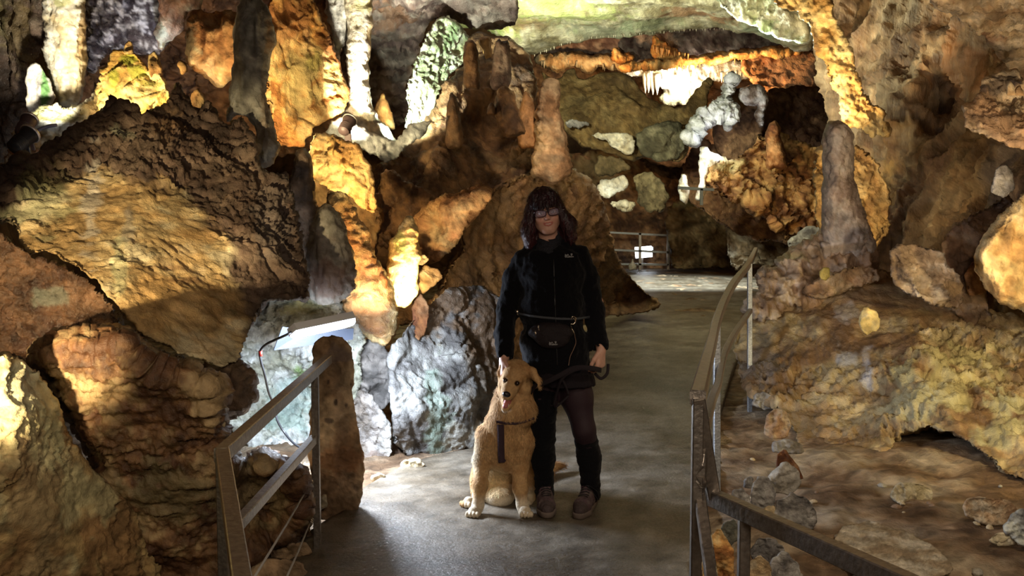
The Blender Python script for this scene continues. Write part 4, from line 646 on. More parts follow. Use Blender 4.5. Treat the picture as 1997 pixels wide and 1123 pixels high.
# ------------------------------------------------------------------ bodies grown from tapered limbs blended into one surface
class Grid:
    def __init__(s, xs, ys, zs):
        s.ax = [np.asarray(a, np.float32) for a in (xs, ys, zs)]; s.f = np.full([len(a) for a in s.ax], .5, np.float32)
    def _sub(s, lo, hi):
        sl = []
        for a, l, h in zip(s.ax, lo, hi):
            i = max(0, int(np.searchsorted(a, l)) - 1); j = min(len(a), int(np.searchsorted(a, h)) + 1); sl.append(slice(i, max(j, i)))
        if any(q.stop <= q.start for q in sl): return None, None
        g = [s.ax[0][sl[0]][:, None, None], s.ax[1][sl[1]][None, :, None], s.ax[2][sl[2]][None, None, :]]
        return tuple(sl), g
    def _mix(s, sl, d, k, op):
        a = s.f[sl]
        if op == 'sub':
            h = np.clip(.5 - .5 * (a + d) / k, 0, 1); s.f[sl] = a * (1 - h) - d * h + k * h * (1 - h)
        else:
            h = np.clip(.5 + .5 * (a - d) / k, 0, 1); s.f[sl] = a * (1 - h) + d * h - k * h * (1 - h)
    def cap(s, a, b, ra, rb=None, k=.02, op='add', sq=(1, 1, 1)):
        a = np.array(a, float); b = np.array(b, float); rb = ra if rb is None else rb; m = max(ra, rb) / min(sq) + k * 1.5 + .02
        sl, g = s._sub(np.minimum(a, b) - m, np.maximum(a, b) + m)
        if sl is None: return s
        d = b - a; L2 = (d * d).sum() + 1e-9
        t = np.clip(((g[0] - a[0]) * d[0] + (g[1] - a[1]) * d[1] + (g[2] - a[2]) * d[2]) / L2, 0, 1)
        r = np.sqrt(((g[0] - a[0] - t * d[0]) * sq[0]) ** 2 + ((g[1] - a[1] - t * d[1]) * sq[1]) ** 2 + ((g[2] - a[2] - t * d[2]) * sq[2]) ** 2)
        s._mix(sl, r - (ra + (rb - ra) * t), k, op); return s
    def path(s, pts, rs, k=.02, **kw):
        for i in range(len(pts) - 1): s.cap(pts[i], pts[i + 1], rs[i], rs[i + 1], k, **kw)
        return s
    def ell(s, c, r, k=.02, op='add', R=None):
        c = np.array(c, float); r = np.array(r, float) * np.ones(3); m = r.max() + k * 1.5 + .02
        sl, g = s._sub(c - m, c + m)
        if sl is None: return s
        x, y, z = g[0] - c[0], g[1] - c[1], g[2] - c[2]
        if R is not None:
            R = np.array(R); x, y, z = (R[0, 0] * x + R[1, 0] * y + R[2, 0] * z, R[0, 1] * x + R[1, 1] * y + R[2, 1] * z, R[0, 2] * x + R[1, 2] * y + R[2, 2] * z)
        q = np.sqrt((x / r[0]) ** 2 + (y / r[1]) ** 2 + (z / r[2]) ** 2); q2 = np.sqrt((x / r[0] ** 2) ** 2 + (y / r[1] ** 2) ** 2 + (z / r[2] ** 2) ** 2) + 1e-9
        s._mix(sl, (q * (q - 1) / q2).astype(np.float32), k, op); return s
    def plane_cut(s, p, n):
        n = np.array(n, float); n /= np.linalg.norm(n)
        s.f = np.maximum(s.f, (s.ax[0][:, None, None] - p[0]) * n[0] + (s.ax[1][None, :, None] - p[1]) * n[1] + (s.ax[2][None, None, :] - p[2]) * n[2]).astype(np.float32); return s
    def noise(s, amp, sc, seed=0, m=.03):
        i = np.where(np.abs(s.f) < m); P = np.stack([s.ax[0][i[0]], s.ax[1][i[1]], s.ax[2][i[2]]], 1)
        sc = np.array(sc, float) * np.ones(3); s.f[i] += (amp * fbm(P / sc, 2, seed)).astype(np.float32); return s
    def mesh(s):
        f = s.f; n = f.shape; b = f < 0; idx = -np.ones([d - 1 for d in n], np.int64)
        any_in = np.zeros([d - 1 for d in n], bool); all_in = np.ones_like(any_in)
        for dx in (0, 1):
            for dy in (0, 1):
                for dz in (0, 1):
                    q = b[dx:n[0] - 1 + dx, dy:n[1] - 1 + dy, dz:n[2] - 1 + dz]; any_in |= q; all_in &= q
        act = np.argwhere(any_in & ~all_in); idx[tuple(act.T)] = np.arange(len(act))
        acc = np.zeros((len(act), 3)); cnt = np.zeros(len(act)); X = s.ax
        for ax in range(3):
            for u in (0, 1):
                for v in (0, 1):
                    o = [0, 0, 0]; o[(ax + 1) % 3] = u; o[(ax + 2) % 3] = v; e = [0, 0, 0]; e[ax] = 1
                    p = act + o; q = p + e; fa = f[tuple(p.T)]; fb = f[tuple(q.T)]; m = (fa < 0) != (fb < 0)
                    t = (fa[m] / (fa[m] - fb[m]))
                    P = np.stack([X[d][p[m, d]] + t * (X[d][q[m, d]] - X[d][p[m, d]]) for d in range(3)], 1)
                    acc[m] += P; cnt[m] += 1
        V = acc / cnt[:, None]; Q = []
        for ax in range(3):
            a1, a2 = (ax + 1) % 3, (ax + 2) % 3
            sa = [slice(0, n[d] - 1) if d == ax else slice(1, n[d] - 1) for d in range(3)]; sb = list(sa); sb[ax] = slice(1, n[ax])
            A = b[tuple(sa)]; B = b[tuple(sb)]; e = np.argwhere(A != B); fl = A[tuple(e.T)]
            e = e + [0 if d == ax else 1 for d in range(3)]
            def I(d1, d2):
                w = e.copy(); w[:, a1] -= d1; w[:, a2] -= d2; return idx[tuple(w.T)]
            q = np.stack([I(1, 1), I(0, 1), I(0, 0), I(1, 0)], 1); q[~fl] = q[~fl][:, ::-1]; Q.append(q)
        return V, np.concatenate(Q)
def axisvals(lo, hi, coarse, fine=None, flo=0, fhi=0):
    v = [lo]
    while v[-1] < hi: v.append(v[-1] + (fine if fine and flo - coarse < v[-1] < fhi else coarse))
    return np.array(v)
def strands(V, Fq, N, flow, length, width, lift=.3, seed=1, seg=3, wfn=None, rand=.35, curl=0.):
    """hair strands rooted on the surface V,Fq; flow(P)->direction, length(P)->metres"""
    rg = np.random.RandomState(seed); nr = vnormals(V, Fq)
    A = V[Fq[:, 0]]; ar = np.linalg.norm(np.cross(V[Fq[:, 2]] - A, V[Fq[:, 3]] - V[Fq[:, 1]]), axis=1)
    if wfn is not None: ar = ar * wfn(V[Fq].mean(1))
    fi = rg.choice(len(Fq), N, p=ar / ar.sum()); u, v = rg.rand(N, 1), rg.rand(N, 1); q = Fq[fi]
    P = (V[q[:, 0]] * (1 - u) + V[q[:, 1]] * u) * (1 - v) + (V[q[:, 3]] * (1 - u) + V[q[:, 2]] * u) * v; n = nr[q].mean(1); n /= np.linalg.norm(n, axis=1, keepdims=True) + 1e-9
    d = flow(P); d = d + rand * rg.randn(N, 3); d = d - (d * n).sum(1)[:, None] * n; d /= np.linalg.norm(d, axis=1, keepdims=True) + 1e-9
    L = (length(P) * rg.uniform(.6, 1.15, N))[:, None]; s = np.cross(d, n); ph = rg.uniform(0, 6, (N, 1))
    Vs = []
    for k in range(seg + 1):
        t = k / seg; c = P - n * .002 + d * L * t + n * (lift * L * t * (1.2 - .5 * t)) + s * (curl * L * np.sin(ph + 5 * t) * t)
        w = width * (1 - t ** 1.5) * .5 + .0002
        Vs += [c - s * w, c + s * w]
    Vs = np.stack(Vs, 1); m = (seg + 1) * 2; base = (np.arange(N) * m)[:, None]
    F = np.concatenate([base + np.array([2 * k, 2 * k + 1, 2 * k + 3, 2 * k + 2]) for k in range(seg)])
    return Vs.reshape(-1, 3), F, P, rg
def wp(px, py, Y): return W(px, py, Y)
def rotm(ax, deg):
    a = radians(deg); c, s = cos(a), sin(a)
    return np.array({'x': [[1, 0, 0], [0, c, -s], [0, s, c]], 'y': [[c, 0, s], [0, 1, 0], [-s, 0, c]], 'z': [[c, -s, 0], [s, c, 0], [0, 0, 1]]}[ax])
def hand(g, wrist, fwd, side, up, curl, s=1., thumb=1, k=.006, fingers=None):
    """palm, four fingers of different lengths and a thumb; fwd along the fingers, side towards the thumb, up = back of the hand"""
    wrist, fwd, side, up = [np.array(v, float) for v in (wrist, fwd, side, up)]
    L = lambda f, sd, u: wrist + (fwd * f + side * sd + up * u) * s
    g.path([L(-.03, 0, 0), L(.0, 0, 0)], [.023 * s, .023 * s], .012)
    for sd, l in ((-.03, .075), (-.011, .08), (.009, .08), (.028, .074)): g.cap(L(.01, sd * .55, 0), L(l, sd, 0), .0155 * s, .0125 * s, .012)
    ends = []
    for i, (sd, l0, fl) in enumerate(((-.031, .078, .050), (-.0105, .084, .068), (.0105, .085, .072), (.031, .080, .062))):
        c = curl if np.isscalar(curl) else curl[i]; a = 0; p = L(l0 - .012, sd, 0); r = .0088 - (.001 if i == 0 else 0)
        for j, fr in enumerate((.45, .31, .26)):
            a += c * (1.0, 1.15, .7)[j]; q = p + (fwd * cos(a) - up * sin(a) + side * (.06 * (i - 1.5))) * fl * fr * s
            g.cap(p, q, (r - .0007 * j) * s, (r - .0007 * (j + 1)) * s, .004); p = q
        ends.append(p)
    p0 = L(.018, .026 * thumb, -.004); p1 = L(.045, .046 * thumb, -.014); p2 = L(.068, .050 * thumb, -.024); p3 = L(.086, .046 * thumb, -.032)
    g.path([p0, p1, p2, p3], [.0155 * s, .0115 * s, .0095 * s, .008 * s], .006); return ends

# ================================================================== the woman
YW = 5.12
H = lambda px, py, dy=0.: W(px, py, YW + dy)
# head frame: origin between the eyes
HO = H(1063.5, 412, -.03); HR = rotm('z', 3) @ rotm('y', -8) @ rotm('x', 4)
hl = lambda x, y, z: HO + HR @ np.array([x, y, z]) * .98
hd = lambda g, c, r, k=.012, op='add': g.ell(hl(*c), np.array(r) * .98, k, op, HR)
bx = axisvals(-.12, .55, .0055, .0024, HO[0] - .09, HO[0] + .09); by = axisvals(YW - .30, YW + .22, .0055, .0026, HO[1] - .13, HO[1] + .02); bz = axisvals(-.01, 1.72, .0055, .0024, HO[2] - .13, HO[2] + .06)
g = Grid(bx, by, bz)
# torso, pelvis
nk = hl(0, .03, -.10); ch = H(1078, 545); wa = H(1078, 615, .0); pe = H(1085, 690, .01)
g.path([nk, H(1074, 485, .02)], [.05, .055], .02)
g.ell(H(1076, 515), (.125, .07, .08), .03).ell(ch, (.115, .07, .12), .03).ell(wa, (.10, .07, .12), .04).ell(pe, (.125, .085, .11), .03)
shl, shr = H(1024, 508, .01), H(1128, 502, .01)
elL, wrL = H(985, 600, .04), H(984, 697, -.10); elR, wrR = H(1163, 590, .04), H(1172, 680, -.03)
g.path([shl, elL, wrL], [.035, .032, .025], .02); g.path([shr, elR, wrR], [.035, .032, .025], .02)
hand(g, H(982, 702, -.115), (-.10, -.25, -.96), (.35, -.92, .12), (-.92, -.30, .15), (.35, .42, .45, .4), .92)
hand(g, H(1172, 684, -.04), (-.05, -.10, -.99), (-.55, -.82, .05), (.84, -.54, .0), (.40, .45, .5, .5), .98)
# legs
hipL, hipR = H(1060, 715, .01), H(1115, 715, .01)
knL, anL = H(1058, 850, -.02), H(1062, 962, .03); knR, anR = H(1139, 838, -.04), H(1153, 968, .02)
def legs(g, e=0.):
    g.path([hipL, H(1058, 775, 0), knL, H(1059, 890, .03), anL], [.082 + e, .074 + e, .052 + e, .052 + e, .034 + e], .03)
    g.path([hipR, H(1125, 775, 0), knR, H(1148, 882, .02), anR], [.085 + e, .078 + e, .053 + e, .053 + e, .036 + e], .03)
legs(g)
for an, toe in ((anL, H(1067, 1000, -.10)), (anR, H(1130, 1006, -.13))):
    g.path([an, np.array([an[0], an[1] - .01, .06]), np.array([toe[0], toe[1] + .05, .045])], [.030, .024, .020], .01)
# head
hd(g, (0, .022, .035), (.073, .092, .085)); hd(g, (0, -.012, -.04), (.060, .066, .076), .03); hd(g, (0, -.055, -.092), (.024, .020, .017), .03)
for s in (-1, 1):
    hd(g, (s * .034, -.050, -.036), (.025, .024, .026), .02); g.cap(hl(s * .048, .0, -.055), hl(s * .018, -.05, -.092), .020, .016, .025)
    g.cap(hl(s * .012, -.082, .016), hl(s * .042, -.068, .014), .007, .007, .014); hd(g, (s * .010, -.088, -.030), (.008, .009, .007), .006)
    hd(g, (s * .074, .012, -.012), (.009, .016, .028), .006)
    g.ell(hl(s * .031, -.089, .0), .0135, .012, 'sub')
g.cap(hl(0, -.078, .004), hl(0, -.097, -.026), .0062, .0092, .010)
up = [(-.029, -.068, -.0500), (-.015, -.0775, -.0545), (0, -.0805, -.0560), (.015, -.0775, -.0545), (.029, -.068, -.0500)]
lo = [(-.027, -.068, -.0520), (-.014, -.0765, -.0640), (0, -.0790, -.0672), (.014, -.0765, -.0640), (.027, -.068, -.0520)]
g.path([hl(-.020, -.076, -.0560), hl(-.010, -.083, -.0600), hl(.010, -.083, -.0600), hl(.020, -.076, -.0560)], [.003, .0052, .0052, .003], .003, op='sub')
g.path([hl(*p) for p in up], [.0018, .0026, .0028, .0026, .0018], .003); g.path([hl(*p) for p in lo], [.0018, .0030, .0034, .0030, .0018], .003)
V, Fq = g.mesh(); L = (V - HO) @ HR / .98
c = np.tile(np.array([[.60, .34, .25]]), (len(V), 1)); hm = L[:, 2] > -.12
ck = np.exp(-(((np.abs(L[:, 0]) - .036) / .018) ** 2 + ((L[:, 2] + .036) / .018) ** 2)) * hm * (L[:, 1] < -.03); c = c * (1 - .35 * ck[:, None]) + .35 * ck[:, None] * np.array([.66, .25, .19])
nz = np.exp(-((L[:, 0] / .012) ** 2 + ((L[:, 2] + .026) / .014) ** 2)) * hm; c = c * (1 - .4 * nz[:, None]) + .4 * nz[:, None] * np.array([.66, .27, .2])
def near(P, pts, r):
    d = np.full(len(P), 9.)
    for a, b in zip(pts[:-1], pts[1:]):
        a, b = np.array(a), np.array(b); t = np.clip(((P - a) @ (b - a)) / ((b - a) @ (b - a)), 0, 1); d = np.minimum(d, np.linalg.norm(P - a - t[:, None] * (b - a), axis=1))
    return np.clip(1.6 - d / r, 0, 1)[:, None]
lips = np.maximum(near(L, up, .0034), near(L, lo, .0040)); c = c * (1 - lips) + lips * np.array([.50, .13, .12])
br = np.maximum(near(L, [(-.044, -.07, .020), (-.030, -.08, .025), (-.014, -.083, .021)], .004), near(L, [(.044, -.07, .020), (.030, -.08, .025), (.014, -.083, .021)], .004)); c = c * (1 - .7 * br) + .7 * br * np.array([.08, .03, .03])
c *= (1 + .08 * fbm(V / .012, 2, 5))[:, None]
msk = mat('skin', (.6, .34, .25), .5, spec=.4, bump=.12, bscale=260, var=.05, vcol=True)
_m = msk.node_tree.nodes['Principled BSDF']; _m.inputs['Subsurface Weight'].default_value = .12; _m.inputs['Subsurface Radius'].default_value = (.02, .008, .004); _m.inputs['Subsurface Scale'].default_value = .5
woman = mesh_obj('person', V, Fq, msk, origin=(H(1085, 1015)[0], YW, 0), col=c)
tag(woman, 'woman in black fleece jacket and glasses standing with one hand on the dog', 'person')
WO = np.array(woman.location)
def wpart(name, V, Fc, m, label=None, parent=None, col=None, smooth=True):
    o = mesh_obj(name, np.asarray(V) - WO, Fc, m, parent or woman, col=col, smooth=smooth)
    if label: o['label'] = label
    o.location = (0, 0, 0); return o
# mesh_obj subtracts its origin (0,0,0) for children, so child coordinates are relative to the parent
# eyes, teeth
def ball(c, r, n=14, sc=(1, 1, 1), R=None):
    V = []; F_ = []
    for i in range(n + 1):
        for j in range(2 * n):
            a, b = pi * i / n, pi * j / n; p = np.array([sin(a) * cos(b), sin(a) * sin(b), cos(a)]) * r * np.array(sc); V.append(np.array(c) + (R @ p if R is not None else p))
    for i in range(n):
        for j in range(2 * n): F_.append([i * 2 * n + j, (i + 1) * 2 * n + j, (i + 1) * 2 * n + (j + 1) % (2 * n), i * 2 * n + (j + 1) % (2 * n)])
    return np.array(V), F_
for s in (-1, 1):
    v, f = ball((0, 0, 0), .0125, 20); v = v @ rotm('x', 90).T
    w_ = hl(s * .031, -.0765, .0) + v @ HR.T; r_ = np.hypot(v[:, 0], v[:, 2]); fr = v[:, 1] < 0
    cc = np.where((fr & (r_ < .0026))[:, None], (.01, .01, .01), np.where((fr & (r_ < .006))[:, None], (.10, .14, .16), (.75, .70, .68)))
    e = wpart('eyeball', w_, f, mat('eye', (1, 1, 1), .12, spec=.6, vcol=True), 'grey blue eye', col=cc)
    for zz, nm in ((.0085, 'eyelid'), (-.0088, 'eyelid')):
        pts = [hl(s * .031 + x, -.0885 + 9 * x * x, zz - np.sign(zz) * 24 * x * x) for x in np.linspace(-.0145, .0145, 9)]
        v, f = tube(pts, .0024 if zz > 0 else .0019, 6); wpart(nm, v, f, mat('eyelid_skin', (.42, .2, .15) if zz > 0 else (.42, .2, .15), .5, bump=.1))
v, f = tube([hl(x, -.0765 + 9 * x * x, -.0592 + 8 * x * x) for x in np.linspace(-.019, .019, 11)], [.0015, .0026, .0034, .0038, .004, .004, .004, .0038, .0034, .0026, .0015], 8); wpart('teeth', v, f, mat('teeth', (.72, .68, .6), .3, bump=.05), 'row of upper teeth')
# glasses: two rounded rectangles, bridge, temples
gm = mat('glasses_plastic', (.035, .008, .016), .22, spec=.6, bump=.05); lens_m = mat('lens_glass', (.5, .42, .55), .05, spec=.6, alpha=.30, bump=.02)
def rim(s):
    pts = []
    for t in np.linspace(0, 2 * pi, 36, endpoint=False):
        x = .0275 * np.sign(cos(t)) * abs(cos(t)) ** .62; z = .0165 * np.sign(sin(t)) * abs(sin(t)) ** .68; z += .0030 * (s * x / .0275) * (z > 0)
        pts.append(hl(s * .0335 + x, -.1035 + .35 * abs(s * .0335 + x) ** 1.6 * 2.2, -.001 + z))
    return pts
glasses = None
for s in (-1, 1):
    P_ = rim(s); v, f = tube(P_, .0021, 8, closed=True)
    if glasses is None:
        parts = [tube(rim(-1), .0021, 8, closed=True), tube(rim(1), .0021, 8, closed=True), tube([hl(-.007, -.104, .004), hl(0, -.106, .007), hl(.007, -.104, .004)], .0022, 8)]
        for q in (-1, 1): parts.append(tube([hl(q * .061, -.092, .008), hl(q * .066, -.088, .008), hl(q * .073, -.03, .004), hl(q * .075, .02, .0)], .0022, 6))
        V_, F_ = join(parts); glasses = wpart('glasses', V_, F_, gm, 'dark red rimmed glasses')
    cen = np.mean(P_, 0); lv = np.array([cen + hl(0, -.0015, 0) - hl(0, 0, 0)] + P_ + [p + (hl(0, .0012, 0) - hl(0, 0, 0)) for p in P_]); n_ = len(P_)
    lf = [[0, 1 + (k + 1) % n_, 1 + k] for k in range(n_)] + [[1 + k, 1 + (k + 1) % n_, 1 + n_ + (k + 1) % n_, 1 + n_ + k] for k in range(n_)] + [list(range(n_ + 1, 2 * n_ + 1))]
    wpart('lens', lv, lf, lens_m, 'faintly violet lens', parent=glasses)
for q in (-1, 1):
    v, f = boxbar(hl(q * .0625, -.0945, .0085), hl(q * .0665, -.087, .0085), .003, .006); wpart('hinge', v, f, mat('silver', (.75, .72, .68), .25, metal=1.), 'silver hinge plate', parent=glasses)
# hair
g = Grid(axisvals(HO[0] - .19, HO[0] + .20, .004), axisvals(HO[1] - .16, HO[1] + .20, .004), axisvals(HO[2] - .22, HO[2] + .15, .004))
hd(g, (0, .026, .038), (.086, .106, .091), .01); hd(g, (0, .06, -.03), (.092, .07, .11), .03)
for s, x1, w1 in ((-1, -.100, .036), (1, .112, .040)):
    g.path([hl(s * .066, -.005, .03), hl(s * .082, -.012, -.02), hl(x1 * .98, -.01, -.08), hl(x1 * 1.02, -.002, -.145)], [.026, .027, w1, w1 * .85], .02)
    g.path([hl(s * .07, .05, .0), hl(s * .09, .05, -.08), hl(s * .09, .04, -.16)], [.035, .045, .04], .02)
g.ell(hl(.004, -.115, -.046), (.058, .085, .088), .008, 'sub', HR)
for i, x in enumerate(np.linspace(-.052, .050, 12)):
    zz = .022 + (.010 if i in (1, 5, 8, 10) else 0) + .012 * abs(x) / .05
    g.cap(hl(x * .8, -.060, .094), hl(x, -.088 + 9 * x * x, .055), .012, .010, .006); g.cap(hl(x, -.088 + 9 * x * x, .055), hl(x * 1.06, -.097 + 10 * x * x, zz), .010, .003, .004)
g.noise(.006, (.012, .012, .05), 4)
V, Fq = g.mesh(); hairc = mat('hair', (.030, .010, .013), .38, spec=.5, vcol=True, var=.3, bump=.5, bscale=120)
def hcol(P, rg):
    q = np.clip(.5 + .9 * fbm(P / np.array([.008, .008, .04]), 2, 6) , 0, 1)[:, None]; out = q * np.array([[.036, .009, .012]]) + (1 - q) * np.array([[.010, .006, .008]])
    lowr = np.clip(-(P[:, 2] - HO[2]) / .16, 0, 1)[:, None]; return out * (1 + 0.7 * lowr * np.array([[1.3, .7, .6]]))
hair = wpart('hair', V, Fq, hairc, 'shoulder length dark red brown hair with a fringe', col=hcol(V, None))
def hflow(P):
    d = np.tile(np.array([[0, 0, -1.]]), (len(P), 1)); r = (P - HO) @ HR; d[:, 0] += .5 * r[:, 0] / .1 * (r[:, 2] > .02) + .1 * np.sign(r[:, 0]); fr = (r[:, 1] < -.05) & (r[:, 2] > .03); d[fr, 1] -= .8; return d
Vs, Fs, P, rg = strands(V, Fq, 14000, hflow, lambda P: .035 + 0 * P[:, 0], .0014, .035, 3, 3, rand=.07, curl=.05)
cc = np.repeat(hcol(P, rg) * rg.uniform(.6, 1.5, (len(P), 1)), 8, axis=0); tag(wpart('hair_strands', Vs, Fs, hairc, parent=hair, col=cc), kind='stuff')
# jacket
black = mat('black_fleece', (.0045, .0045, .006), .95, spec=.12, sheen=.05, bump=.45, bscale=220, var=.35)
g = Grid(axisvals(-.20, .62, .006), axisvals(YW - .26, YW + .24, .006), axisvals(.60, 1.50, .006))
g.ell(H(1075, 505, .01), (.160, .10, .080), .03).ell(H(1076, 535), (.180, .125, .13), .04).ell(H(1076, 600), (.178, .12, .15), .05).ell(H(1080, 665), (.178, .128, .13), .04).cap(H(1083, 690, 0), H(1086, 716, 0), .17, .175, .03, sq=(1, 1.32, 1))
g.path([H(1021, 504, .01), H(1002, 545, .03), H(989, 605, .03), H(984, 650, -.03), H(985, 690, -.085)], [.050, .055, .053, .048, .046], .025)
g.path([H(1130, 498, .01), H(1147, 545, .03), H(1158, 605, .03), H(1168, 672, -.02)], [.050, .055, .053, .050], .025)
g.path([H(1040, 478, .02), H(1072, 470, .05), H(1104, 476, .02)], [.045, .05, .045], .03)
g.plane_cut(H(1085, 722), (0, 0, -1)); g.ell(H(1068, 462, -.02), (.062, .07, .06), .01, 'sub')
g.cap(H(985, 700, -.10), H(984, 720, -.12), .036, .036, .006, 'sub'); g.cap(H(1170, 678, -.03), H(1171, 700, -.03), .038, .038, .006, 'sub')
g.noise(.007, (.05, .05, .05), 9); g.noise(.003, (.018, .018, .03), 10)
V, Fq = g.mesh(); jacket = wpart('jacket', V, Fq, black, 'black fleece jacket')
Jz = lambda px, py: None
def front(V_, px, py, off=.002):
    """front surface distance of a clothing mesh under a pixel"""
    d = ray(px, py); t = ((V_ - CAM) @ d) / (d @ d); r = np.linalg.norm(V_ - CAM - t[:, None] * d, axis=1); m = r < .012
    return W(px, py, (V_[m][:, 1].min() if m.any() else YW - .12) - off)
zp = [front(V, 1079 + (y - 490) * .035, y, .001) for y in range(505, 716, 8)]
v, f = tube(zp, .0028, 6); wpart('zipper', v, f, mat('zip', (.05, .05, .055), .35, metal=.6), 'dark zip down the front', parent=jacket)
v, f = tube([front(V, 1003 + 0 * y, y, .001) for y in (560, 600, 650)], .001, 5)
for sx, cy_ in ((1172, 683), (983, 703)):
    pass
# collar (grey buff at the neck)
g = Grid(axisvals(H(1030, 480)[0], H(1110, 480)[0], .004), axisvals(YW - .2, YW + .16, .004), axisvals(1.27, 1.50, .004))
g.path([H(1072, 470, .01), H(1069, 496, -.01)], [.066, .074], .02, sq=(1, 1, 1)); g.ell(H(1068, 452, -.03), (.055, .075, .045), .008, 'sub'); g.noise(.008, (.05, .05, .014), 3)
g.plane_cut(H(1068, 496), (0, 0, -1))
vc, fc = g.mesh(); wpart('neck_scarf', vc, fc, mat('scarf_cloth', (.022, .022, .028), .85, spec=.2, bump=.5, bscale=150, var=.3), 'dark grey neck tube above the jacket zip')
# lettering on jacket and pouch
def text_mesh(body, size, ext=.0006):
    cu = bpy.data.curves.new('t', 'FONT'); cu.body = body; cu.size = size; cu.extrude = ext; cu.align_x = 'CENTER'; cu.space_line = .8; cu.resolution_u = 2
    to = bpy.data.objects.new('t', cu); COL.objects.link(to); bpy.context.view_layer.update()
    me = bpy.data.meshes.new_from_object(to.evaluated_get(bpy.context.evaluated_depsgraph_get())); v = np.array([q.co[:] for q in me.vertices]); f = [list(p.vertices) for p in me.polygons]
    bpy.data.objects.remove(to); bpy.data.meshes.remove(me); bpy.data.curves.remove(cu); return v, f
logo_m = mat('logo_thread', (.5, .5, .5), .6, bump=.1)
def logo(cx, cy, size, Vsurf, parent, lab):
    v1, f1 = text_mesh('Jack', size); v2, f2 = text_mesh('Wolfskin', size); v1 = v1 + np.array([-size * .95, size * .78, 0]); parts = [(v1, f1), (v2, f2)]
    for dx, dz, r in ((.95, 1.0, .22), (.62, 1.35, .10), (.88, 1.50, .11), (1.15, 1.46, .10), (1.34, 1.2, .09)):   # paw print
        a = np.linspace(0, 2 * pi, 12, endpoint=False); pv = np.column_stack([dx * size + r * size * np.cos(a), dz * size + r * size * np.sin(a), 0 * a + .0005]); parts.append((pv, [list(range(12))]))
    v, f = join(parts); o = front(Vsurf, cx, cy, .004); P = np.column_stack([o[0] + v[:, 0], o[1] - v[:, 2] + 0 * v[:, 0] + .004 * (v[:, 0] / size * .1) ** 2, o[2] + v[:, 1] + .05 * v[:, 0]])
    wpart('logo', P, f, logo_m, lab, parent=parent, smooth=False)
logo(1110, 502, .0125, V, jacket, 'small white embroidered logo on the chest'); logo(1043, 467, .006, V, jacket, 'tiny white logo on the collar')
# waist pouch
g = Grid(axisvals(H(1010, 650)[0], H(1145, 650)[0], .004), axisvals(YW - .28, YW + .02, .004), axisvals(H(0, 700)[2], H(0, 600)[2], .004))
g.ell(H(1074, 648, -.125), (.115, .050, .052), .02).ell(H(1078, 665, -.125), (.075, .048, .04), .03); g.noise(.004, .03, 12)
vp, fp = g.mesh(); pouch = wpart('waist_pouch', vp, fp, mat('pouch_cloth', (.016, .011, .013), .7, spec=.3, bump=.5, bscale=200, var=.3), 'dark waist pouch worn in front')
logo(1079, 673, .012, vp, pouch, 'small grey logo on the pouch')
metal = mat('chrome', (.80, .70, .55), .25, metal=1.)
for x, y, w_ in ((1050, 634, 4), (1044, 645, 3)):
    a = front(vp, x, y, .006); v, f = boxbar(a, a + np.array([.002, 0, -.026 if w_ == 4 else -.02]), .006, .003, (0, 1, 0)); wpart('zipper_pull', v, f, metal, 'metal zip pull', parent=pouch)
allf = np.concatenate([V, vp])
bp_ = [(1004, 606), (1014, 612), (1035, 616), (1060, 619), (1085, 621), (1113, 622), (1130, 621), (1150, 618)]
v, f = barpath([front(allf, x, y, .003) for x, y in bp_], .004, .011); wpart('belt', v, f, mat('belt_web', (.05, .055, .065), .55, bump=.4, bscale=300), 'grey webbing belt of the pouch', parent=pouch)
v, f = boxbar(front(allf, 1009, 604, .006), front(allf, 1010, 615, .006), .008, .004, (0, 1, 0)); wpart('buckle', v, f, metal, 'pale metal belt ring', parent=pouch)
# skirt
g = Grid(axisvals(.02, .50, .006), axisvals(YW - .2, YW + .22, .006), axisvals(.60, .90, .006))
g.cap(H(1088, 700, .0), H(1096, 752, .0), .150, .172, .02, sq=(1, 1.25, 1)); g.plane_cut(H(1090, 748), (-.04, 0, -1)); g.plane_cut(H(1090, 700), (0, 0, 1)); g.noise(.007, (.03, .03, .12), 14)
v, f = g.mesh(); wpart('skirt', v, f, mat('skirt_cloth', (.012, .009, .012), .85, spec=.2, bump=.4, bscale=160, var=.2), 'short black skirt')
# tights
g = Grid(axisvals(.02, .50, .005), axisvals(YW - .18, YW + .2, .005), axisvals(.02, .78, .005)); legs(g, .003)
V, Fq = g.mesh(); wpart('tights', V, Fq, mat('tights_cloth', (.026, .012, .017), .65, spec=.3, bump=.2, bscale=400, var=.2), 'sheer dark purple tights')
# leg warmers / knee boots cloth
for (kn, mid, an, nm) in ((H(1058, 770, -.005), H(1059, 890, .03), anL, 0), (H(1143, 858, -.01), H(1149, 890, .02), anR, 1)):
    g = Grid(axisvals(min(kn[0], an[0]) - .12, max(kn[0], an[0]) + .12, .005), axisvals(YW - .18, YW + .2, .005), axisvals(.05, .72, .005))
    if nm == 0: g.path([kn, knL, mid, an], [.083, .062, .061, .043], .03); g.plane_cut(H(1058, 752), (0, 0, 1))
    else: g.path([kn, mid, an], [.060, .061, .046], .03); g.plane_cut(H(1143, 848), (-.25, 0, 1))
    g.cap(an, an + np.array([0, .0, -.02]), .048, .050, .01)
    for q in (.010, .035, .062): g.ell(an + np.array([0, 0, q]), (.050, .052, .011), .012)
    g.plane_cut(an + np.array([0, 0, -.028]), (0, 0, -1)); g.noise(.006, (.06, .06, .025), 15 + nm)
    v, f = g.mesh(); wpart('leg_warmer', v, f, black, 'black knitted leg cover')
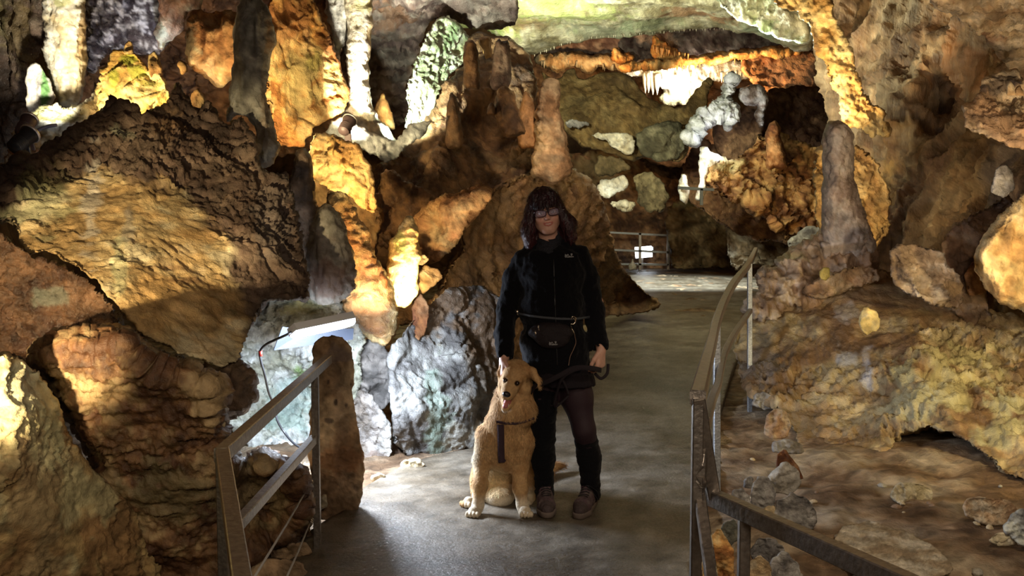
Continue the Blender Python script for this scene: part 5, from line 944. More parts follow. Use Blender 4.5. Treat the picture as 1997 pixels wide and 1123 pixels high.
# shoes
def sm(pts, n=6):
    P = np.array(pts); out = []
    for i in range(len(P) - 1):
        p0, p1, p2, p3 = P[max(i-1, 0)], P[i], P[i+1], P[min(i+2, len(P)-1)]
        for k in range(n):
            t = k / n; out.append(.5 * ((2*p1) + (-p0+p2)*t + (2*p0-5*p1+4*p2-p3)*t*t + (-p0+3*p1-3*p2+p3)*t**3))
    return np.array(out + [P[-1]])
shoe_m = mat('shoe_cloth', (.085, .055, .060), .75, spec=.3, bump=.5, bscale=90, vcol=True, var=.2); sole_m = mat('shoe_sole', (.16, .12, .10), .8, bump=.4, bscale=80)
for an, toe, sd in ((anL, G(1068, 1015) + np.array([0, .035, 0]), -1), (anR, G(1122, 1026) + np.array([0, .035, 0]), 1)):
    he = np.array([an[0], an[1] + .045, 0]); toe = np.array(toe); toe[2] = 0; u = toe - he; ln = np.linalg.norm(u); u /= ln; sv = np.cross(u, (0, 0, 1.)); ln = min(ln, .27); toe = he + u * ln
    at = lambda t, s_, z: he + u * (ln * t) + sv * s_ + np.array([0, 0, z])
    lo_, hi_ = np.minimum(he, toe) - .08, np.maximum(he, toe) + .08
    g = Grid(axisvals(lo_[0], hi_[0], .004), axisvals(lo_[1], hi_[1], .004), axisvals(-.01, .17, .004))
    g.path([at(.04, 0, .055), at(.35, 0, .055), at(.7, 0, .045), at(.90, 0, .036)], [.036, .041, .043, .032], .02); g.path([at(.10, 0, .06), at(.16, 0, .115)], [.042, .040], .02); g.path([at(.25, 0, .10), at(.62, 0, .062)], [.030, .022], .02)
    g.plane_cut((0, 0, .022), (0, 0, -1)); g.cap(at(.11, 0, .12), at(.13, 0, .16), .030, .034, .004, 'sub'); g.noise(.003, .02, 17)
    v, f = g.mesh(); T_ = (v - he) @ u / ln; S_ = (v - he) @ sv
    v_up = v.copy(); cc = np.tile(np.array([[.095, .060, .068]]), (len(v), 1)); w_ = np.clip(fbm(v / .03, 2, 8) * 2 + .2, 0, 1)[:, None]; cc = cc * (1 - w_) + w_ * np.array([.15, .115, .105]); cc[T_ > .82] = (.07, .05, .05); cc[(v[:, 2] > .095) & (T_ < .35)] = (.13, .05, .07)
    shoe = wpart('shoe', v, f, shoe_m, 'brown grey hiking shoe', col=cc)
    g = Grid(axisvals(lo_[0], hi_[0], .004), axisvals(lo_[1], hi_[1], .004), axisvals(-.01, .05, .004)); g.path([at(.03, 0, .020), at(.4, 0, .020), at(.72, 0, .020), at(.91, 0, .022)], [.040, .040, .047, .038], .02); g.plane_cut((0, 0, .032), (0, 0, 1)); g.plane_cut((0, 0, .002), (0, 0, -1))
    v, f = g.mesh(); wpart('sole', v, f, sole_m, 'pale edged rubber sole', parent=shoe)
    vt = v_up
    def on(t, s_, h=.003):
        p = at(t, s_, 0); m_ = np.hypot(vt[:, 0] - p[0], vt[:, 1] - p[1]) < .008; p[2] = (vt[m_][:, 2].max() if m_.any() else .05) + h; return p
    for j in range(5):
        t = .34 + .075 * j; q = [on(t, -.026), on(t + .012, -.010), on(t + .024, .008), on(t + .036, .025)]
        v, f = tube(q, .0022, 6); wpart('lace', v, f, mat('lace', (.01, .01, .012), .7, bump=.2), 'black lace', parent=shoe)
    if sd == 1:
        lp = sm([on(.34, .0, .006), on(.36, -.03, .012), at(.42, -.062, .105), at(.50, -.076, .080), at(.48, -.07, .070), on(.42, -.035, .006), on(.35, .0, .004)])
        v, f = tube(lp, .0018, 6); wpart('lace_loop', v, f, mat('lace', (.01, .01, .012), .7, bump=.2), 'black loop of the lace', parent=shoe)

# ================================================================== the dog
D = lambda px, py, Y: W(px, py, Y)
g = Grid(axisvals(-.30, .32, .0048), axisvals(4.76, 5.98, .0055), axisvals(-.005, .92, .0048))
g.ell(D(986, 862, 5.14), (.128, .13, .16), .04).path([D(986, 860, 5.17), D(984, 905, 5.36)], [.125, .15], .05)
g.ell(D(948, 935, 5.34), (.085, .15, .115), .04).ell(D(1018, 935, 5.36), (.085, .14, .115), .04).ell(D(975, 965, 5.24), (.08, .10, .07), .04)
g.path([D(990, 838, 5.09), D(1000, 795, 5.05), D(1006, 755, 5.04)], [.115, .100, .088], .04).ell(D(985, 820, 5.06), (.095, .08, .062), .03).ell(D(1018, 800, 5.02), (.075, .07, .06), .03)
# fore legs with elbow and wrist, then hind feet
g.path([D(953, 850, 5.08), D(940, 898, 5.10), D(937, 945, 5.04), D(932, 985, 5.02), D(926, 1004, 5.0)], [.068, .046, .036, .028, .030], .025)
g.path([D(1020, 858, 5.08), D(1014, 905, 5.10), D(1014, 950, 5.05), D(1019, 985, 5.03), D(1024, 1003, 5.01)], [.066, .046, .036, .028, .030], .025)
def paw(c, u, r=.027):
    c = np.array(c, float); c[2] = r * .95; u = np.array(u, float); u /= np.linalg.norm(u); s = np.cross(u, (0, 0, 1.))
    for k in (-1.5, -.5, .5, 1.5): g.ell(c + s * k * .0175 + u * (.036 - .005 * abs(k)) + np.array([0, 0, -.009]), (.0105, .0185, .0165), .002)
    g.ell(c, (.029, .028, r), .008)
paw(D(924, 1008, 4.985), (-.25, -1, 0)); paw(D(1025, 1006, 4.985), (.12, -1, 0))
g.path([D(936, 955, 5.36), D(934, 975, 5.28), D(918, 982, 5.19)], [.05, .034, .028], .02); paw(D(914, 986, 5.16), (-.6, -.8, 0), .026)
g.path([D(1030, 955, 5.36), D(1030, 975, 5.28), D(1028, 985, 5.2)], [.05, .034, .028], .02)
tl = [D(990, 925, 5.52), D(1030, 935, 5.66), D(1066, 930, 5.76), D(1092, 922, 5.82)]
for q in tl[1:]: q[2] = .045
g.path(tl, [.05, .038, .036, .02], .03)
# head, turned a little to the left and tilted
DO = D(1004, 737, 4.99); DR = rotm('z', -12) @ rotm('y', 12) @ rotm('x', 14)
dl = lambda x, y, z: DO + DR @ np.array([x, y, z])
de = lambda c, r, k=.015, op='add': g.ell(dl(*c), r, k, op, DR)
de((0, .02, .015), (.078, .085, .070)); de((-.045, -.005, -.04), (.035, .05, .04), .02); de((.048, -.0, -.04), (.042, .05, .045), .02); de((0, -.03, .028), (.055, .05, .042), .02)
for s in (-1, 1): de((s * .028, -.062, .022), (.022, .020, .014), .012)
g.path([dl(0, -.06, -.012), dl(0, -.10, -.026), dl(0, -.135, -.034)], [.046, .037, .028], .02); g.ell(dl(-.014, -.122, -.045), (.018, .024, .015), .01, 'add', DR); g.ell(dl(.014, -.122, -.045), (.018, .024, .015), .01, 'add', DR)
g.path([dl(0, -.02, -.080), dl(0, -.070, -.104), dl(0, -.116, -.122)], [.042, .030, .020], .012)
g.path([dl(-.036, -.055, -.060), dl(0, -.075, -.068), dl(.040, -.055, -.056)], [.010, .014, .010], .005, op='sub')
g.path([dl(0, -.075, -.075), dl(0, -.15, -.090)], [.020, .024], .005, op='sub')
for s in (-1, 1): g.ell(dl(s * .031, -.083, .013), .0125, .008, 'sub')
# ears: one folded outwards, one under the hand
ear = [dl(.050, .01, .060), dl(.084, .0, .058), dl(.118, -.012, .028), dl(.138, -.02, .002)]
g.path(ear, [.020, .020, .014, .006], .012, sq=(1, 1, 1)); g.path([dl(.060, .01, .045), dl(.100, -.006, .028)], [.016, .012], .012)
g.path([dl(-.048, .01, .062), dl(-.072, .0, .045), dl(-.080, -.005, .008), dl(-.076, -.008, -.02)], [.016, .014, .013, .008], .01)
V, Fq = g.mesh()
def dogcol(P):
    L = (P - DO) @ DR; n = fbm(P / .05, 3, 41); q = np.clip(.5 + n, 0, 1)[:, None]
    c = q * np.array([[.60, .38, .18]]) + (1 - q) * np.array([[.43, .24, .10]])
    def m(w, col):
        nonlocal c
        w = np.clip(w, 0, 1)[:, None]; c = c * (1 - w) + w * np.array(col)
    hd_ = np.clip(1.4 - np.linalg.norm(L * np.array([1, .8, 1]), axis=1) / .10, 0, 1)
    m(np.clip((.11 - P[:, 2]) / .05, 0, 1) * (P[:, 1] < 5.3) * (np.abs(P[:, 0] + .05) < .2) * .9, (.72, .62, .46))          # pale paws
    bel = np.clip(1.3 - np.linalg.norm((P - D(965, 935, 5.15)) / np.array([.07, .14, .10]), axis=1), 0, 1); m(bel * 1.4, (.70, .52, .28))
    side = np.clip(1.4 - np.linalg.norm((P - D(925, 875, 5.16)) / np.array([.035, .2, .11]), axis=1), 0, 1); m(side * .9, (.78, .68, .50))
    ch_ = np.clip(1.3 - np.linalg.norm((P - D(990, 845, 5.0)) / np.array([.09, .1, .10]), axis=1), 0, 1); m(ch_ * .5, (.62, .38, .17))
    m(hd_ * np.clip(-(L[:, 1] + .075) / .03, 0, 1) * .6, (.66, .46, .24)); m(hd_ * np.clip(1.3 - np.hypot(L[:, 0] - .078, L[:, 2] - .02) / .035, 0, 1) * (L[:, 1] > -.03), (.10, .045, .015))  # dark ear base
    for s in (-1, 1): m(hd_ * (1.5 - np.linalg.norm(L - np.array([s * .031, -.078, .013]), axis=1) / .015), (.05, .02, .01))
    m(hd_ * np.clip(1.5 - np.linalg.norm((L - np.array([0, -.09, -.078])) / np.array([.042, .045, .022]), axis=1), 0, 1) * (L[:, 1] < -.05), (.03, .01, .01))            # lips
    m(np.clip(1.4 - np.linalg.norm((L - np.array([0, -.11, -.135])) / np.array([.026, .035, .014]), axis=1), 0, 1), (.80, .74, .66))                                        # white chin
    tip = np.clip((P[:, 0] - D(1085, 920, 5.82)[0]) / .03, 0, 1) * (P[:, 1] > 5.6); m(tip * .7, (.2, .09, .03))
    return c
dogm = mat('dog_fur', (.5, .3, .1), .75, spec=.2, vcol=True, var=.15, bump=.4, bscale=90)
dog = mesh_obj('dog', V, Fq, dogm, origin=(D(985, 1000, 5.1)[0], 5.15, 0), col=dogcol(V)); DL = np.array(dog.location)
tag(dog, 'golden haired dog sitting at the woman\'s feet with its mouth open', 'dog')
def dpart(name, V, Fc, m, label=None, parent=None, col=None):
    o = mesh_obj(name, np.asarray(V) - DL, Fc, m, parent or dog, col=col); o.location = (0, 0, 0)
    if label: o['label'] = label
    return o
def dflow(P):
    L = (P - DO) @ DR; d = np.tile(np.array([[0, .1, -1.]]), (len(P), 1)); h = np.linalg.norm(L, axis=1) < .13
    bk = DR @ np.array([0, 1., -.15]); d[h] = bk + (DR @ np.array([[1.], [0], [0]])).T * (L[h, 0:1] / .08) * .6; t = P[:, 1] > 5.55; d[t] = np.array([1, .2, -.1]); e = (L[:, 0] > .08) & h; d[e] = DR @ np.array([1, -.1, -.6]); return d
def dlen(P):
    L = (P - DO) @ DR; r = np.full(len(P), .030); h = np.linalg.norm(L, axis=1) < .125; r[h] = .010 + .012 * np.clip((L[h, 1]) / .06, 0, 1); r[h & (L[:, 1] < -.04)] = .005; mz = (np.abs(L[:, 0]) < .05) & (L[:, 1] < -.03) & (L[:, 2] > -.15) & (L[:, 2] < .05); r[mz] = .004
    r[(np.linalg.norm(P - D(990, 812, 5.03), axis=1) < .15) & ~h] = .042; r[(np.linalg.norm(P - D(970, 945, 5.2), axis=1) < .16)] = .045
    leg = (P[:, 2] < .27) & (P[:, 1] < 5.11); r[leg] = .012; r[(P[:, 2] < .07) & (P[:, 1] < 5.3)] = .007; r[(L[:, 1] < .02) & (L[:, 2] < -.08) & (L[:, 2] > -.155) & (np.abs(L[:, 0]) < .05) & (L[:, 1] > -.2)] = .010; r[P[:, 1] > 5.55] = .05; return r
Vs, Fs, P, rg = strands(V, Fq, 60000, dflow, dlen, .0022, .28, 5, 3, wfn=lambda c: np.where(c[:, 1] < 5.3, 1.6, .7) * np.where(np.linalg.norm(c - DO, axis=1) < .13, 2.2, 1), rand=.22, curl=.12)
cc = np.repeat(np.clip(dogcol(P) * (.75 + .6 * rg.rand(len(P), 1)) * (1 + .3 * fbm(P / .015, 2, 77))[:, None], 0, .9), 8, axis=0)
tag(dpart('fur', Vs, Fs, dogm, 'golden coat', col=cc), kind='stuff')
nose = ball(dl(0, -.152, -.024), .0185, 12, (1.15, .8, .85), DR); dpart('nose', *nose, mat('dog_nose', (.012, .010, .010), .28, spec=.6, bump=.3, bscale=200), 'black nose')
for s in (-1, 1):
    v, f = ball(dl(s * .031, -.079, .013), .0115, 12); dpart('eye', v, f, mat('dog_eye', (.018, .008, .005), .08, spec=.8), 'dark brown eye')
g = Grid(axisvals(DO[0] - .08, DO[0] + .08, .003), axisvals(DO[1] - .2, DO[1] + .0, .003), axisvals(DO[2] - .14, DO[2] + .0, .003)); g.path([dl(0, -.05, -.088), dl(0, -.09, -.098), dl(-.002, -.122, -.106)], [.018, .017, .013], .01, sq=(1, 1, 1)); v, f = g.mesh(); dpart('tongue', v, f, mat('tongue', (.50, .17, .17), .35, spec=.5, bump=.3, bscale=200), 'pink tongue')
for s in (-1, 1):
    g = Grid(axisvals(DO[0] - .08, DO[0] + .08, .002), axisvals(DO[1] - .2, DO[1] + .02, .003), axisvals(DO[2] - .14, DO[2] + .0, .002)); g.cap(dl(s * .012, -.114, -.108), dl(s * .012, -.116, -.092), .004, .0018, .002); v, f = g.mesh(); dpart('tooth', v, f, mat('teeth', (.72, .68, .6), .3), 'lower canine tooth')
# harness
har = mat('harness_web', (.055, .030, .040), .7, spec=.3, bump=.5, bscale=250)
def dfront(px, py, off=.012):
    d = ray(px, py); t = ((V - CAM) @ d) / (d @ d); r = np.linalg.norm(V - CAM - t[:, None] * d, axis=1); m = (r < .012)
    return W(px, py, V[m][:, 1].min() - off)
def strap(pts, w, th=.004, label=None, off=.016, name='harness_strap', parent=None):
    P = np.array([dfront(x, y, off) for x, y in pts]); P[1:-1] = (P[:-2] + P[1:-1] * 2 + P[2:]) / 4; Vv = []; Ff = []
    t = np.gradient(P, axis=0); t /= np.linalg.norm(t, axis=1, keepdims=True)
    for i in range(len(P)):
        s = np.cross(t[i], (0, -1., 0)); s /= np.linalg.norm(s)
        for a, b in ((-1, 0), (1, 0), (1, 1), (-1, 1)): Vv.append(P[i] + s * a * w / 2 + np.array([0, b * th, 0]))
    for i in range(len(P) - 1):
        for k in range(4): Ff.append([i*4+k, i*4+(k+1) % 4, i*4+4+(k+1) % 4, i*4+4+k])
    return dpart(name, Vv, Ff, har, label, parent)
hs = strap([(976, 828), (977, 845), (977, 862), (977, 880), (978, 902)], .034, label='wide chest strap of the harness')
strap([(968, 822), (985, 826), (1005, 827), (1025, 823), (1042, 815)], .012, label='collar strap of the harness', off=.012)
strap([(972, 897), (978, 903), (986, 897)], .012, label='strap loop under the chest', off=.014)
# ================================================================== leash
lm = mat('leash_cloth', (.022, .016, .020), .8, spec=.25, bump=.6, bscale=300)
leash = empty('leash', H(1165, 725, -.1), 'black dog leash running from the woman\'s hand to the dog', 'leash'); LO = np.array(leash.location)
def lpart(name, V_, F_, m, label=None):
    o = mesh_obj(name, np.asarray(V_) - LO, F_, m, leash); o.location = (0, 0, 0)
    if label: o['label'] = label
    return o
v, f = barpath(sm([H(1172, 722, -.10), H(1152, 718, -.19), H(1120, 718, -.21), H(1090, 733, -.22), H(1065, 745, -.20), H(1045, 752, -.16), D(1035, 765, 5.0)]), .006, .026); lpart('handle_strap', v, f, lm, 'padded black strap')
v, f = barpath(sm([H(1160, 722, -.12), H(1135, 718, -.2), H(1110, 726, -.215), H(1095, 740, -.2), H(1086, 765, -.17), H(1080, 790, -.15)]), .004, .018); lpart('strap_end', v, f, lm, 'hanging end of the strap')
v, f = tube(sm([H(1098, 742, -.19), H(1108, 768, -.17), H(1100, 780, -.17), H(1084, 794, -.16)]), .0055, 8); lpart('loop', v, f, lm)
v, f = tube(sm([H(1160, 728, -.10), H(1172, 738, -.10), H(1184, 728, -.08), H(1186, 710, -.06)]), .008, 8); lpart('handle', v, f, lm, 'black handle loop held in the hand')
hk = [front(allf, x, y, .012) for x, y in ((1118, 620), (1122, 626), (1118, 632), (1112, 632), (1115, 640), (1119, 648), (1121, 655))]
v, f = tube(sm(hk), .0032, 8); lpart('snap_hook', v, f, metal, 'pale metal snap hook at the belt')
v, f = tube(sm([front(allf, 1113, 622, .01), front(allf, 1117, 617, .012), front(allf, 1123, 620, .012), front(allf, 1122, 628, .012)]), .0028, 8); lpart('hook_ring', v, f, metal, 'metal ring')
v, f = tube(sm([front(allf, 1121, 655, .012), front(allf, 1123, 668, .010), front(allf, 1118, 682, .010), front(allf, 1112, 695, .010), H(1109, 712, -.20)]), .0018, 6); lpart('cord', v, f, mat('cord', (.25, .15, .1), .6), 'thin light brown cord')

# ================================================================== railings
steel = mat('railing_steel', (.30, .27, .24), .38, metal=.85, bump=.25, bscale=60, var=.25); galv = mat('galvanised_steel', (.34, .35, .36), .5, metal=.7, bump=.3, bscale=90, var=.3)
def thing(name, loc, label, cat, group=None): return empty(name, loc, label, cat, group)
def part(root, name, VF, m, label=None, parent=None, smooth=False):
    o = mesh_obj(name, np.asarray(VF[0]) - np.array(root.location), VF[1], m, parent or root, smooth=smooth); o.location = (0, 0, 0)
    if label: o['label'] = label
    return o
rr = thing('railing', G(1462, 797), 'curved steel railing on the right side of the path', 'railing')
top = sm([W(*p) for p in ((1474, 486, 11.5), (1460, 515, 8.0), (1434, 548, 7.0), (1415, 582, 6.2), (1398, 626, 5.4), (1388, 668, 4.5), (1376, 715, 3.5), (1361, 776, 2.72))])
part(rr, 'handrail', barpath(top, .045, .045, .006), steel, smooth=False)
mid = sm([W(*p) for p in ((1463, 606, 7.8), (1434, 648, 6.6), (1415, 685, 5.8), (1406, 719, 5.3), (1400, 750, 4.8), (1389, 778, 4.1), (1378, 820, 3.4), (1370, 860, 2.8), (1362, 950, 2.72))])
part(rr, 'middle_rail', barpath(mid, .035, .035, .005), steel)
part(rr, 'post', boxbar(G(1462, 799) - [0, 0, .02], W(1462, 515, 7.95), .036, .036, (0, 1, 0)), galv, 'grey galvanised post')
part(rr, 'post', boxbar(G(1398, 968) - [0, 0, .02], W(1398, 630, 5.42), .036, .036, (0, 1, 0)), galv)
c0 = W(1361, 776, 2.72); part(rr, 'post', boxbar((c0[0] + .0, c0[1], -.45), c0, .03, .03, (0, 1, 0)), steel)
part(rr, 'sloping_rail', boxbar(c0, W(1392, 968, 2.78), .036, .036, (0, 1, 0)), steel)
hr = thing('handrail', (.62, 2.6, -.45), 'lower steel handrail leading down to the lower right corner', 'railing')
B = W(1385, 968, 2.80); C = W(1790, 1150, 1.95)
part(hr, 'rail', boxbar(B, C, .036, .046), steel); pb = B + (C - B) * .22
part(hr, 'post', boxbar((pb[0], pb[1], -.6), pb, .030, .030, (0, 1, 0)), steel); part(hr, 'lower_rail', boxbar(W(1362, 950, 2.78), W(1398, 1200, 2.3), .030, .030), steel)
lr = thing('railing', G(612, 1078), 'steel railing beside the stalagmite post on the left', 'railing')
A0 = W(614, 722, 4.5); A1 = W(430, 888, 2.92); A2 = W(474, 1150, 1.98)
part(lr, 'handrail', boxbar(W(640, 700, 4.9), A1, .040, .045), steel); part(lr, 'near_handrail', boxbar(A1 + [0, .02, 0], A2, .040, .045), steel, 'handrail piece lit warm yellow')
part(lr, 'post', boxbar((A0[0], A0[1], -.25), A0, .032, .032, (0, 1, 0)), steel); part(lr, 'post', boxbar((A1[0] + .01, A1[1] - .02, -.9), A1 + [.01, -.02, 0], .032, .032, (0, 1, 0)), steel)
part(lr, 'middle_rail', boxbar(W(612, 856, 4.5), W(452, 1036, 3.05), .035, .038), steel)
for (a, b) in (((608, 936, 4.5), (490, 1135, 3.1)), ((608, 1010, 4.5), (548, 1150, 3.6))):
    P0, P1 = W(*a), W(*b); rp = part(lr, 'safety_rope', tube([P0, (P0 + P1) / 2 - [0, 0, .008], P1], .0045, 8), mat('rope', (.5, .48, .45), .6, bump=.6, bscale=300), 'pale thin rope', smooth=True)
    for k in range(3): q = P0 + (P1 - P0) * (.02 + .03 * k); v, f = tube([q + [.012 * cos(t), -.01, .012 * sin(t)] for t in np.linspace(0, 2 * pi, 10, endpoint=False)], .003, 6, closed=True); part(lr, 'rope_thimble', (v, f), metal, 'metal thimble', parent=rp, smooth=True)
# distant railing
dr = thing('railing', G(1245, 527), 'distant railing with thin rails at the end of the path', 'railing'); Yd = 26.5
for y0, y1 in ((452, 459), (486, 492), (515, 516)):
    part(dr, 'rail', boxbar(W(1150, y0 - 1, Yd), W(1304, y1, Yd), .07, .055), galv, 'thin lit rail')
for x in (1160, 1248, 1303): part(dr, 'post', boxbar(W(x, 526, Yd), W(x, 454, Yd), .07, .07, (0, 1, 0)), steel)
sb = thing('railing', W(1350, 385, 17.4), 'short dark rail piece in front of the bright dripstone', 'railing')
dpm = mat('dark_painted_metal', (.03, .035, .035), .6); part(sb, 'rail', boxbar(W(1322, 366, 17.3), W(1392, 370, 17.3), .05, .05), dpm); part(sb, 'post', boxbar(W(1368, 400, 17.3), W(1368, 368, 17.3), .05, .05, (0, 1, 0)), dpm)
# ================================================================== batten lamp beside the stalagmite post
enam = mat('white_enamel', (.72, .76, .82), .35, spec=.5, bump=.1); glow = mat('lit_diffuser', (1, 1, 1), .4, emit=((.80, .88, 1.0), 11.))
YL = 5.62; a = W(572, 650, 5.55); b = W(686, 626, 5.85); ax = (b - a) / np.linalg.norm(b - a); ln = np.linalg.norm(b - a); upv = np.cross(np.cross(ax, (0, .60, .80)), ax); upv /= np.linalg.norm(upv); sv = np.cross(ax, upv)
lamp = thing('batten_lamp', tuple(a + [0, 0, -.05]), 'white batten lamp glowing beside the stalagmite post', 'lamp')
at_ = lambda t, s_, u: a + ax * (ln * t) + sv * s_ + upv * u
def prism(sec, t0, t1, n=2, sh=None):
    V_ = []; m_ = len(sec)
    ts = np.linspace(t0, t1, n)
    for i, t in enumerate(ts):
        k = 1. if sh is None else sh(i / (n - 1))
        for s_, u in sec: V_.append(at_(t, s_ * k, u * k))
    F_ = [[i*m_+j, i*m_+(j+1) % m_, (i+1)*m_+(j+1) % m_, (i+1)*m_+j] for i in range(n - 1) for j in range(m_)] + [list(range(m_))[::-1], [(n-1)*m_+j for j in range(m_)]]
    return V_, F_
part(lamp, 'housing', prism([(-.05, 0), (.05, 0), (.042, .045), (-.042, .045)], 0, 1), enam, 'white metal housing')
df = part(lamp, 'diffuser', prism([(.046 * cos(t), .004 - .034 * max(0, sin(t)) ** .8 if sin(t) > 0 else .004) for t in np.linspace(0, pi, 12)], .0, 1., 9, lambda q: 1 if .12 < q < .88 else .86), glow, 'glowing tube cover', smooth=True)
pl = [W(551, 637, 5.78), W(600, 644, 5.9), W(690, 640, 6.1), W(688, 662, 6.1), W(534, 683, 5.78)]; nn = np.cross(pl[1] - pl[0], pl[4] - pl[0]); nn = nn / np.linalg.norm(nn) * .006
part(lamp, 'reflector_plate', ([p for p in pl] + [p + nn for p in pl], [[0, 1, 2, 3, 4], [9, 8, 7, 6, 5]] + [[k, (k+1) % 5, 5 + (k+1) % 5, 5 + k] for k in range(5)]), mat('plate_metal', (.022, .026, .036), .45, bump=.1), 'flat grey white plate')
part(lamp, 'bracket', boxbar(at_(.6, 0, .04), at_(.62, .10, .02) + [0, .35, -.05], .03, .02), steel)
v, f = tube([at_(.1, -.03, .035), at_(.085, -.045, .03)], .014, 12); gl = part(lamp, 'cable_gland', (v, f), mat('gland_plastic', (.4, .4, .4), .5), 'round cable entry', smooth=True)
cb = tube(sm([at_(.09, -.05, .03), W(560, 652, 5.5), W(538, 662, 5.5), W(518, 672, 5.52), W(507, 686, 5.55), W(509, 705, 5.58), W(516, 730, 5.65), W(524, 765, 5.8), W(534, 790, 5.9), W(541, 820, 5.9), W(556, 845, 5.9), W(575, 866, 5.8), W(600, 880, 5.7)]), .007, 8)
o = mesh_obj('power_cable', cb[0], cb[1], mat('cable_rubber', (.02, .02, .022), .45)); tag(o, 'black cable hanging down from the batten lamp', 'cable')
v, f = tube([W(507.5, 684, 5.55), W(508.5, 694, 5.555)], .0105, 12); rs = mesh_obj('connector', np.array(v) - np.array(o.location), f, mat('red_plastic', (.4, .03, .02), .4), o); rs.location = (0, 0, 0); rs['label'] = 'red cable connector'
# ================================================================== spot lamps
dk = mat('lamp_black', (.02, .02, .022), .4, spec=.5, bump=.1); brn = mat('lamp_brown', (.085, .055, .055), .5, bump=.1)
def spot(px, py, Y, d, m, label, s=1.):
    o = W(px, py, Y); r = thing('spot_lamp', tuple(o), label, 'lamp'); d = np.array(d, float); d /= np.linalg.norm(d)
    part(r, 'body', tube([o - d * .09 * s, o - d * .07 * s, o + d * .035 * s, o + d * .06 * s], [.03 * s, .042 * s, .05 * s, .058 * s], 20), m, smooth=True)
    for k in range(6): part(r, 'cooling_fin', tube([o - d * (.085 - .012 * k) * s, o - d * (.081 - .012 * k) * s], (.046 + .001 * k) * s, 20), m, smooth=True)
    part(r, 'rim', tube([o + d * .055 * s, o + d * .068 * s], .062 * s, 24), mat('lamp_rim', (.7, .66, .62), .35, metal=.6), 'pale front ring', smooth=True)
    part(r, 'mounting_foot', boxbar(o, o + np.array([.0, .07, -.16]) * s, .02 * s, .05 * s, (1, 0, 0)), m)
spot(46, 272, 6.55, (.3, .8, .65), dk, 'black ribbed spot lamp on the pale ledge', 1.15)
spot(51, 244, 6.7, (.0, .8, .7), brn, 'brown ribbed spot lamp behind the black one', 1.0)
spot(677, 243, 8.35, (.25, .75, .7), brn, 'brown spot lamp at the foot of the slim white column', 1.05)
v = tube(sm([W(64, 262, 6.75), W(78, 252, 6.8), W(95, 246, 6.85), W(110, 244, 6.9)]), .012, 8); tag(mesh_obj('power_cable', v[0], v[1], mat('blue_cable', (.12, .13, .2), .4)), 'short blue grey cable lying on the pale ledge', 'cable')
# distant lit lamp and white bottle shaped stones
fl_ = thing('batten_lamp', G(1252, 528), 'distant glowing white lamp behind the far railing', 'lamp')
part(fl_, 'diffuser', boxbar(W(1239, 493, 27.0), W(1271, 490, 27.0), .16, .30, (0, 0, 1), .03), mat('far_diffuser', (1, 1, 1), .4, emit=((.85, .92, 1.), 5.)), 'glowing cover'); part(fl_, 'housing', boxbar(W(1239, 484, 27.1), W(1273, 484, 27.1), .2, .09, (0, 0, 1), .02), enam); part(fl_, 'stand', boxbar(W(1252, 526, 27.1), W(1252, 494, 27.1), .06, .06, (0, 1, 0)), steel)
rock('dripstone', [(1226, 527), (1226, 515), (1231, 512), (1232, 505), (1235, 504), (1237, 513), (1242, 517), (1242, 527)], 25.8, .1, CALC, 'smooth', .02, .2, rough=.5, step=1.5, mt=far, label='tiny white dripstone at the foot of the distant railing', cat='dripstone')
# ================================================================== small stalactites of the far bands
def cone_mesh(L_, r, seed):
    rg = np.random.RandomState(seed); n = 8; V_ = []; F_ = []
    for i in range(7):
        t = i / 6.; rr_ = r * (1 - t) ** .7 * (1 + .2 * rg.rand()) + .004
        for k in range(n): a_ = 2 * pi * k / n; V_.append((rr_ * cos(a_) + .05 * r * rg.randn() , rr_ * sin(a_), -L_ * t))
    for i in range(6):
        for k in range(n): F_.append([i*n+k, i*n+(k+1) % n, (i+1)*n+(k+1) % n, (i+1)*n+k])
    F_.append([6*n+k for k in range(n)]); F_.append(list(range(n))[::-1]); return V_, F_
smat = {'o': mat('dripstone_orange', (.5, .27, .1), .6, bump=.4, bscale=20, var=.3), 'w': mat('dripstone_cream', (.75, .68, .52), .5, bump=.4, bscale=20, var=.2), 'g': mat('dripstone_grey', (.34, .30, .22), .6, bump=.4, bscale=20, var=.3)}
protos = {}
for kk in smat:
    for s in range(3):
        v, f = cone_mesh(1., .14, s + 3); me = mesh_obj('stalactite', v, f, smat[kk], origin=(0, 0, 0)); protos[kk, s] = me
rg = np.random.RandomState(4)
def fringe(pts, n, kk, Y, lmin, lmax, label, group, base=None):
    P = np.array(pts, float); seg = np.linalg.norm(np.diff(P, axis=0), axis=1); cum = np.concatenate([[0], np.cumsum(seg)])
    for i in range(n):
        t = (i + rg.uniform(.1, .9)) / n * cum[-1]; j = min(len(seg) - 1, int(np.searchsorted(cum, t) - 1)); q = P[j] + (P[j+1] - P[j]) * (t - cum[j]) / seg[j]
        o = protos[kk, rg.randint(3)].copy(); COL.objects.link(o); L_ = rg.uniform(lmin, lmax) / F * Y; w_ = L_ * rg.uniform(.7, 1.3)
        o.location = W(q[0], q[1] - 3, Y + rg.uniform(-.1, .2)); o.scale = (w_, w_, L_); tag(o, label, 'stalactite', group)
fringe([(1215, 126), (1300, 128), (1400, 116), (1500, 108), (1565, 100)], 46, 'o', 23.8, 8, 18, 'small stalactite under the long orange ledge', 'stalactites under the orange ledge')
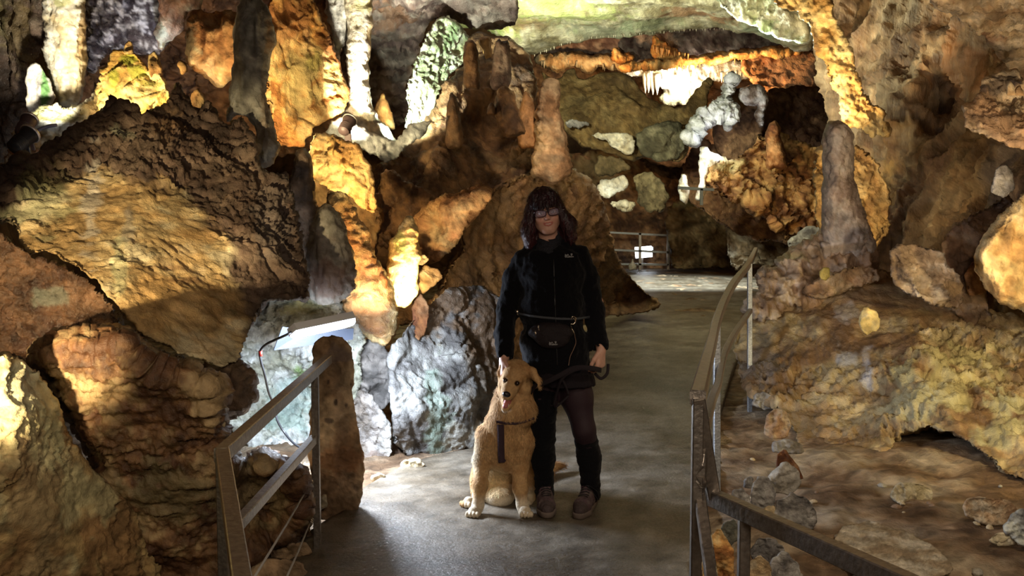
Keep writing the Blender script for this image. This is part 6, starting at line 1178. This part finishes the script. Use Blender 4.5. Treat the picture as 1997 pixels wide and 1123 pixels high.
fringe([(1274, 92), (1290, 96), (1320, 104), (1345, 108)], 12, 'o', 23.5, 10, 24, 'orange stalactite at the raised left end of the orange ledge', 'stalactites on the raised end of the orange ledge')
fringe([(1050, 122), (1110, 120), (1180, 128), (1210, 130)], 20, 'g', 24.2, 6, 16, 'short tan stalactite under the far left ledge', 'stalactites under the far left ledge')
fringe([(1255, 144), (1268, 146), (1285, 148)], 4, 'w', 25.5, 34, 46, 'long white stalactite hanging over the brightest gap', 'white stalactites over the gap')
fringe([(1290, 150), (1370, 148), (1455, 140)], 22, 'w', 25.4, 8, 20, 'short cream stalactite in the brightly lit far ledge', 'cream stalactites of the far ledge')
fringe([(1040, 110), (1095, 88), (1150, 75), (1240, 68), (1340, 60), (1430, 57)], 48, 'g', 16.2, 3, 6, 'tiny stalactite along the lip of the pale ceiling vault', 'tiny stalactites along the vault lip')
for o in protos.values(): bpy.data.objects.remove(o)

# pebbles lying on the clay
pebs = []
for k in range(3):
    v, f = ball((0, 0, 0), 1., 9); v = v * (1 + .35 * facets(v.astype(np.float32) * 1.1 + 9 * k, 5 + k)[:, None]) * np.array([1, .8, .6]); pebs.append(mesh_obj('pebble', v, f, mat(('pebble_grey', 'pebble_tan', 'pebble_brown')[k], ((.3, .27, .22), (.46, .36, .22), (.24, .15, .09))[k], .85, bump=.5, bscale=4, var=.3), origin=(0, 0, 0)))
rg = np.random.RandomState(12)
for k in range(70):
    x, y = rg.uniform(1400, 1960), rg.uniform(880, 1120); q = G(x, y)
    if q[0] > 3.1 or (x > 1500 and y < 925): continue
    o = pebs[rg.randint(3)].copy(); COL.objects.link(o); r = rg.uniform(.008, .028) * (1 + (rg.rand() > .85)); zz = float(soilz(np.array([q[0]]), np.array([q[1]]), np.array([1.]))[0])
    o.location = (q[0], q[1], zz + r * .3); o.scale = (r, r, r); o.rotation_euler = (rg.uniform(-.4, .4), rg.uniform(-.4, .4), rg.uniform(0, 6)); tag(o, 'small pebble lying on the clay on the right', 'pebble', 'pebbles scattered on the clay')
for o in pebs: bpy.data.objects.remove(o)
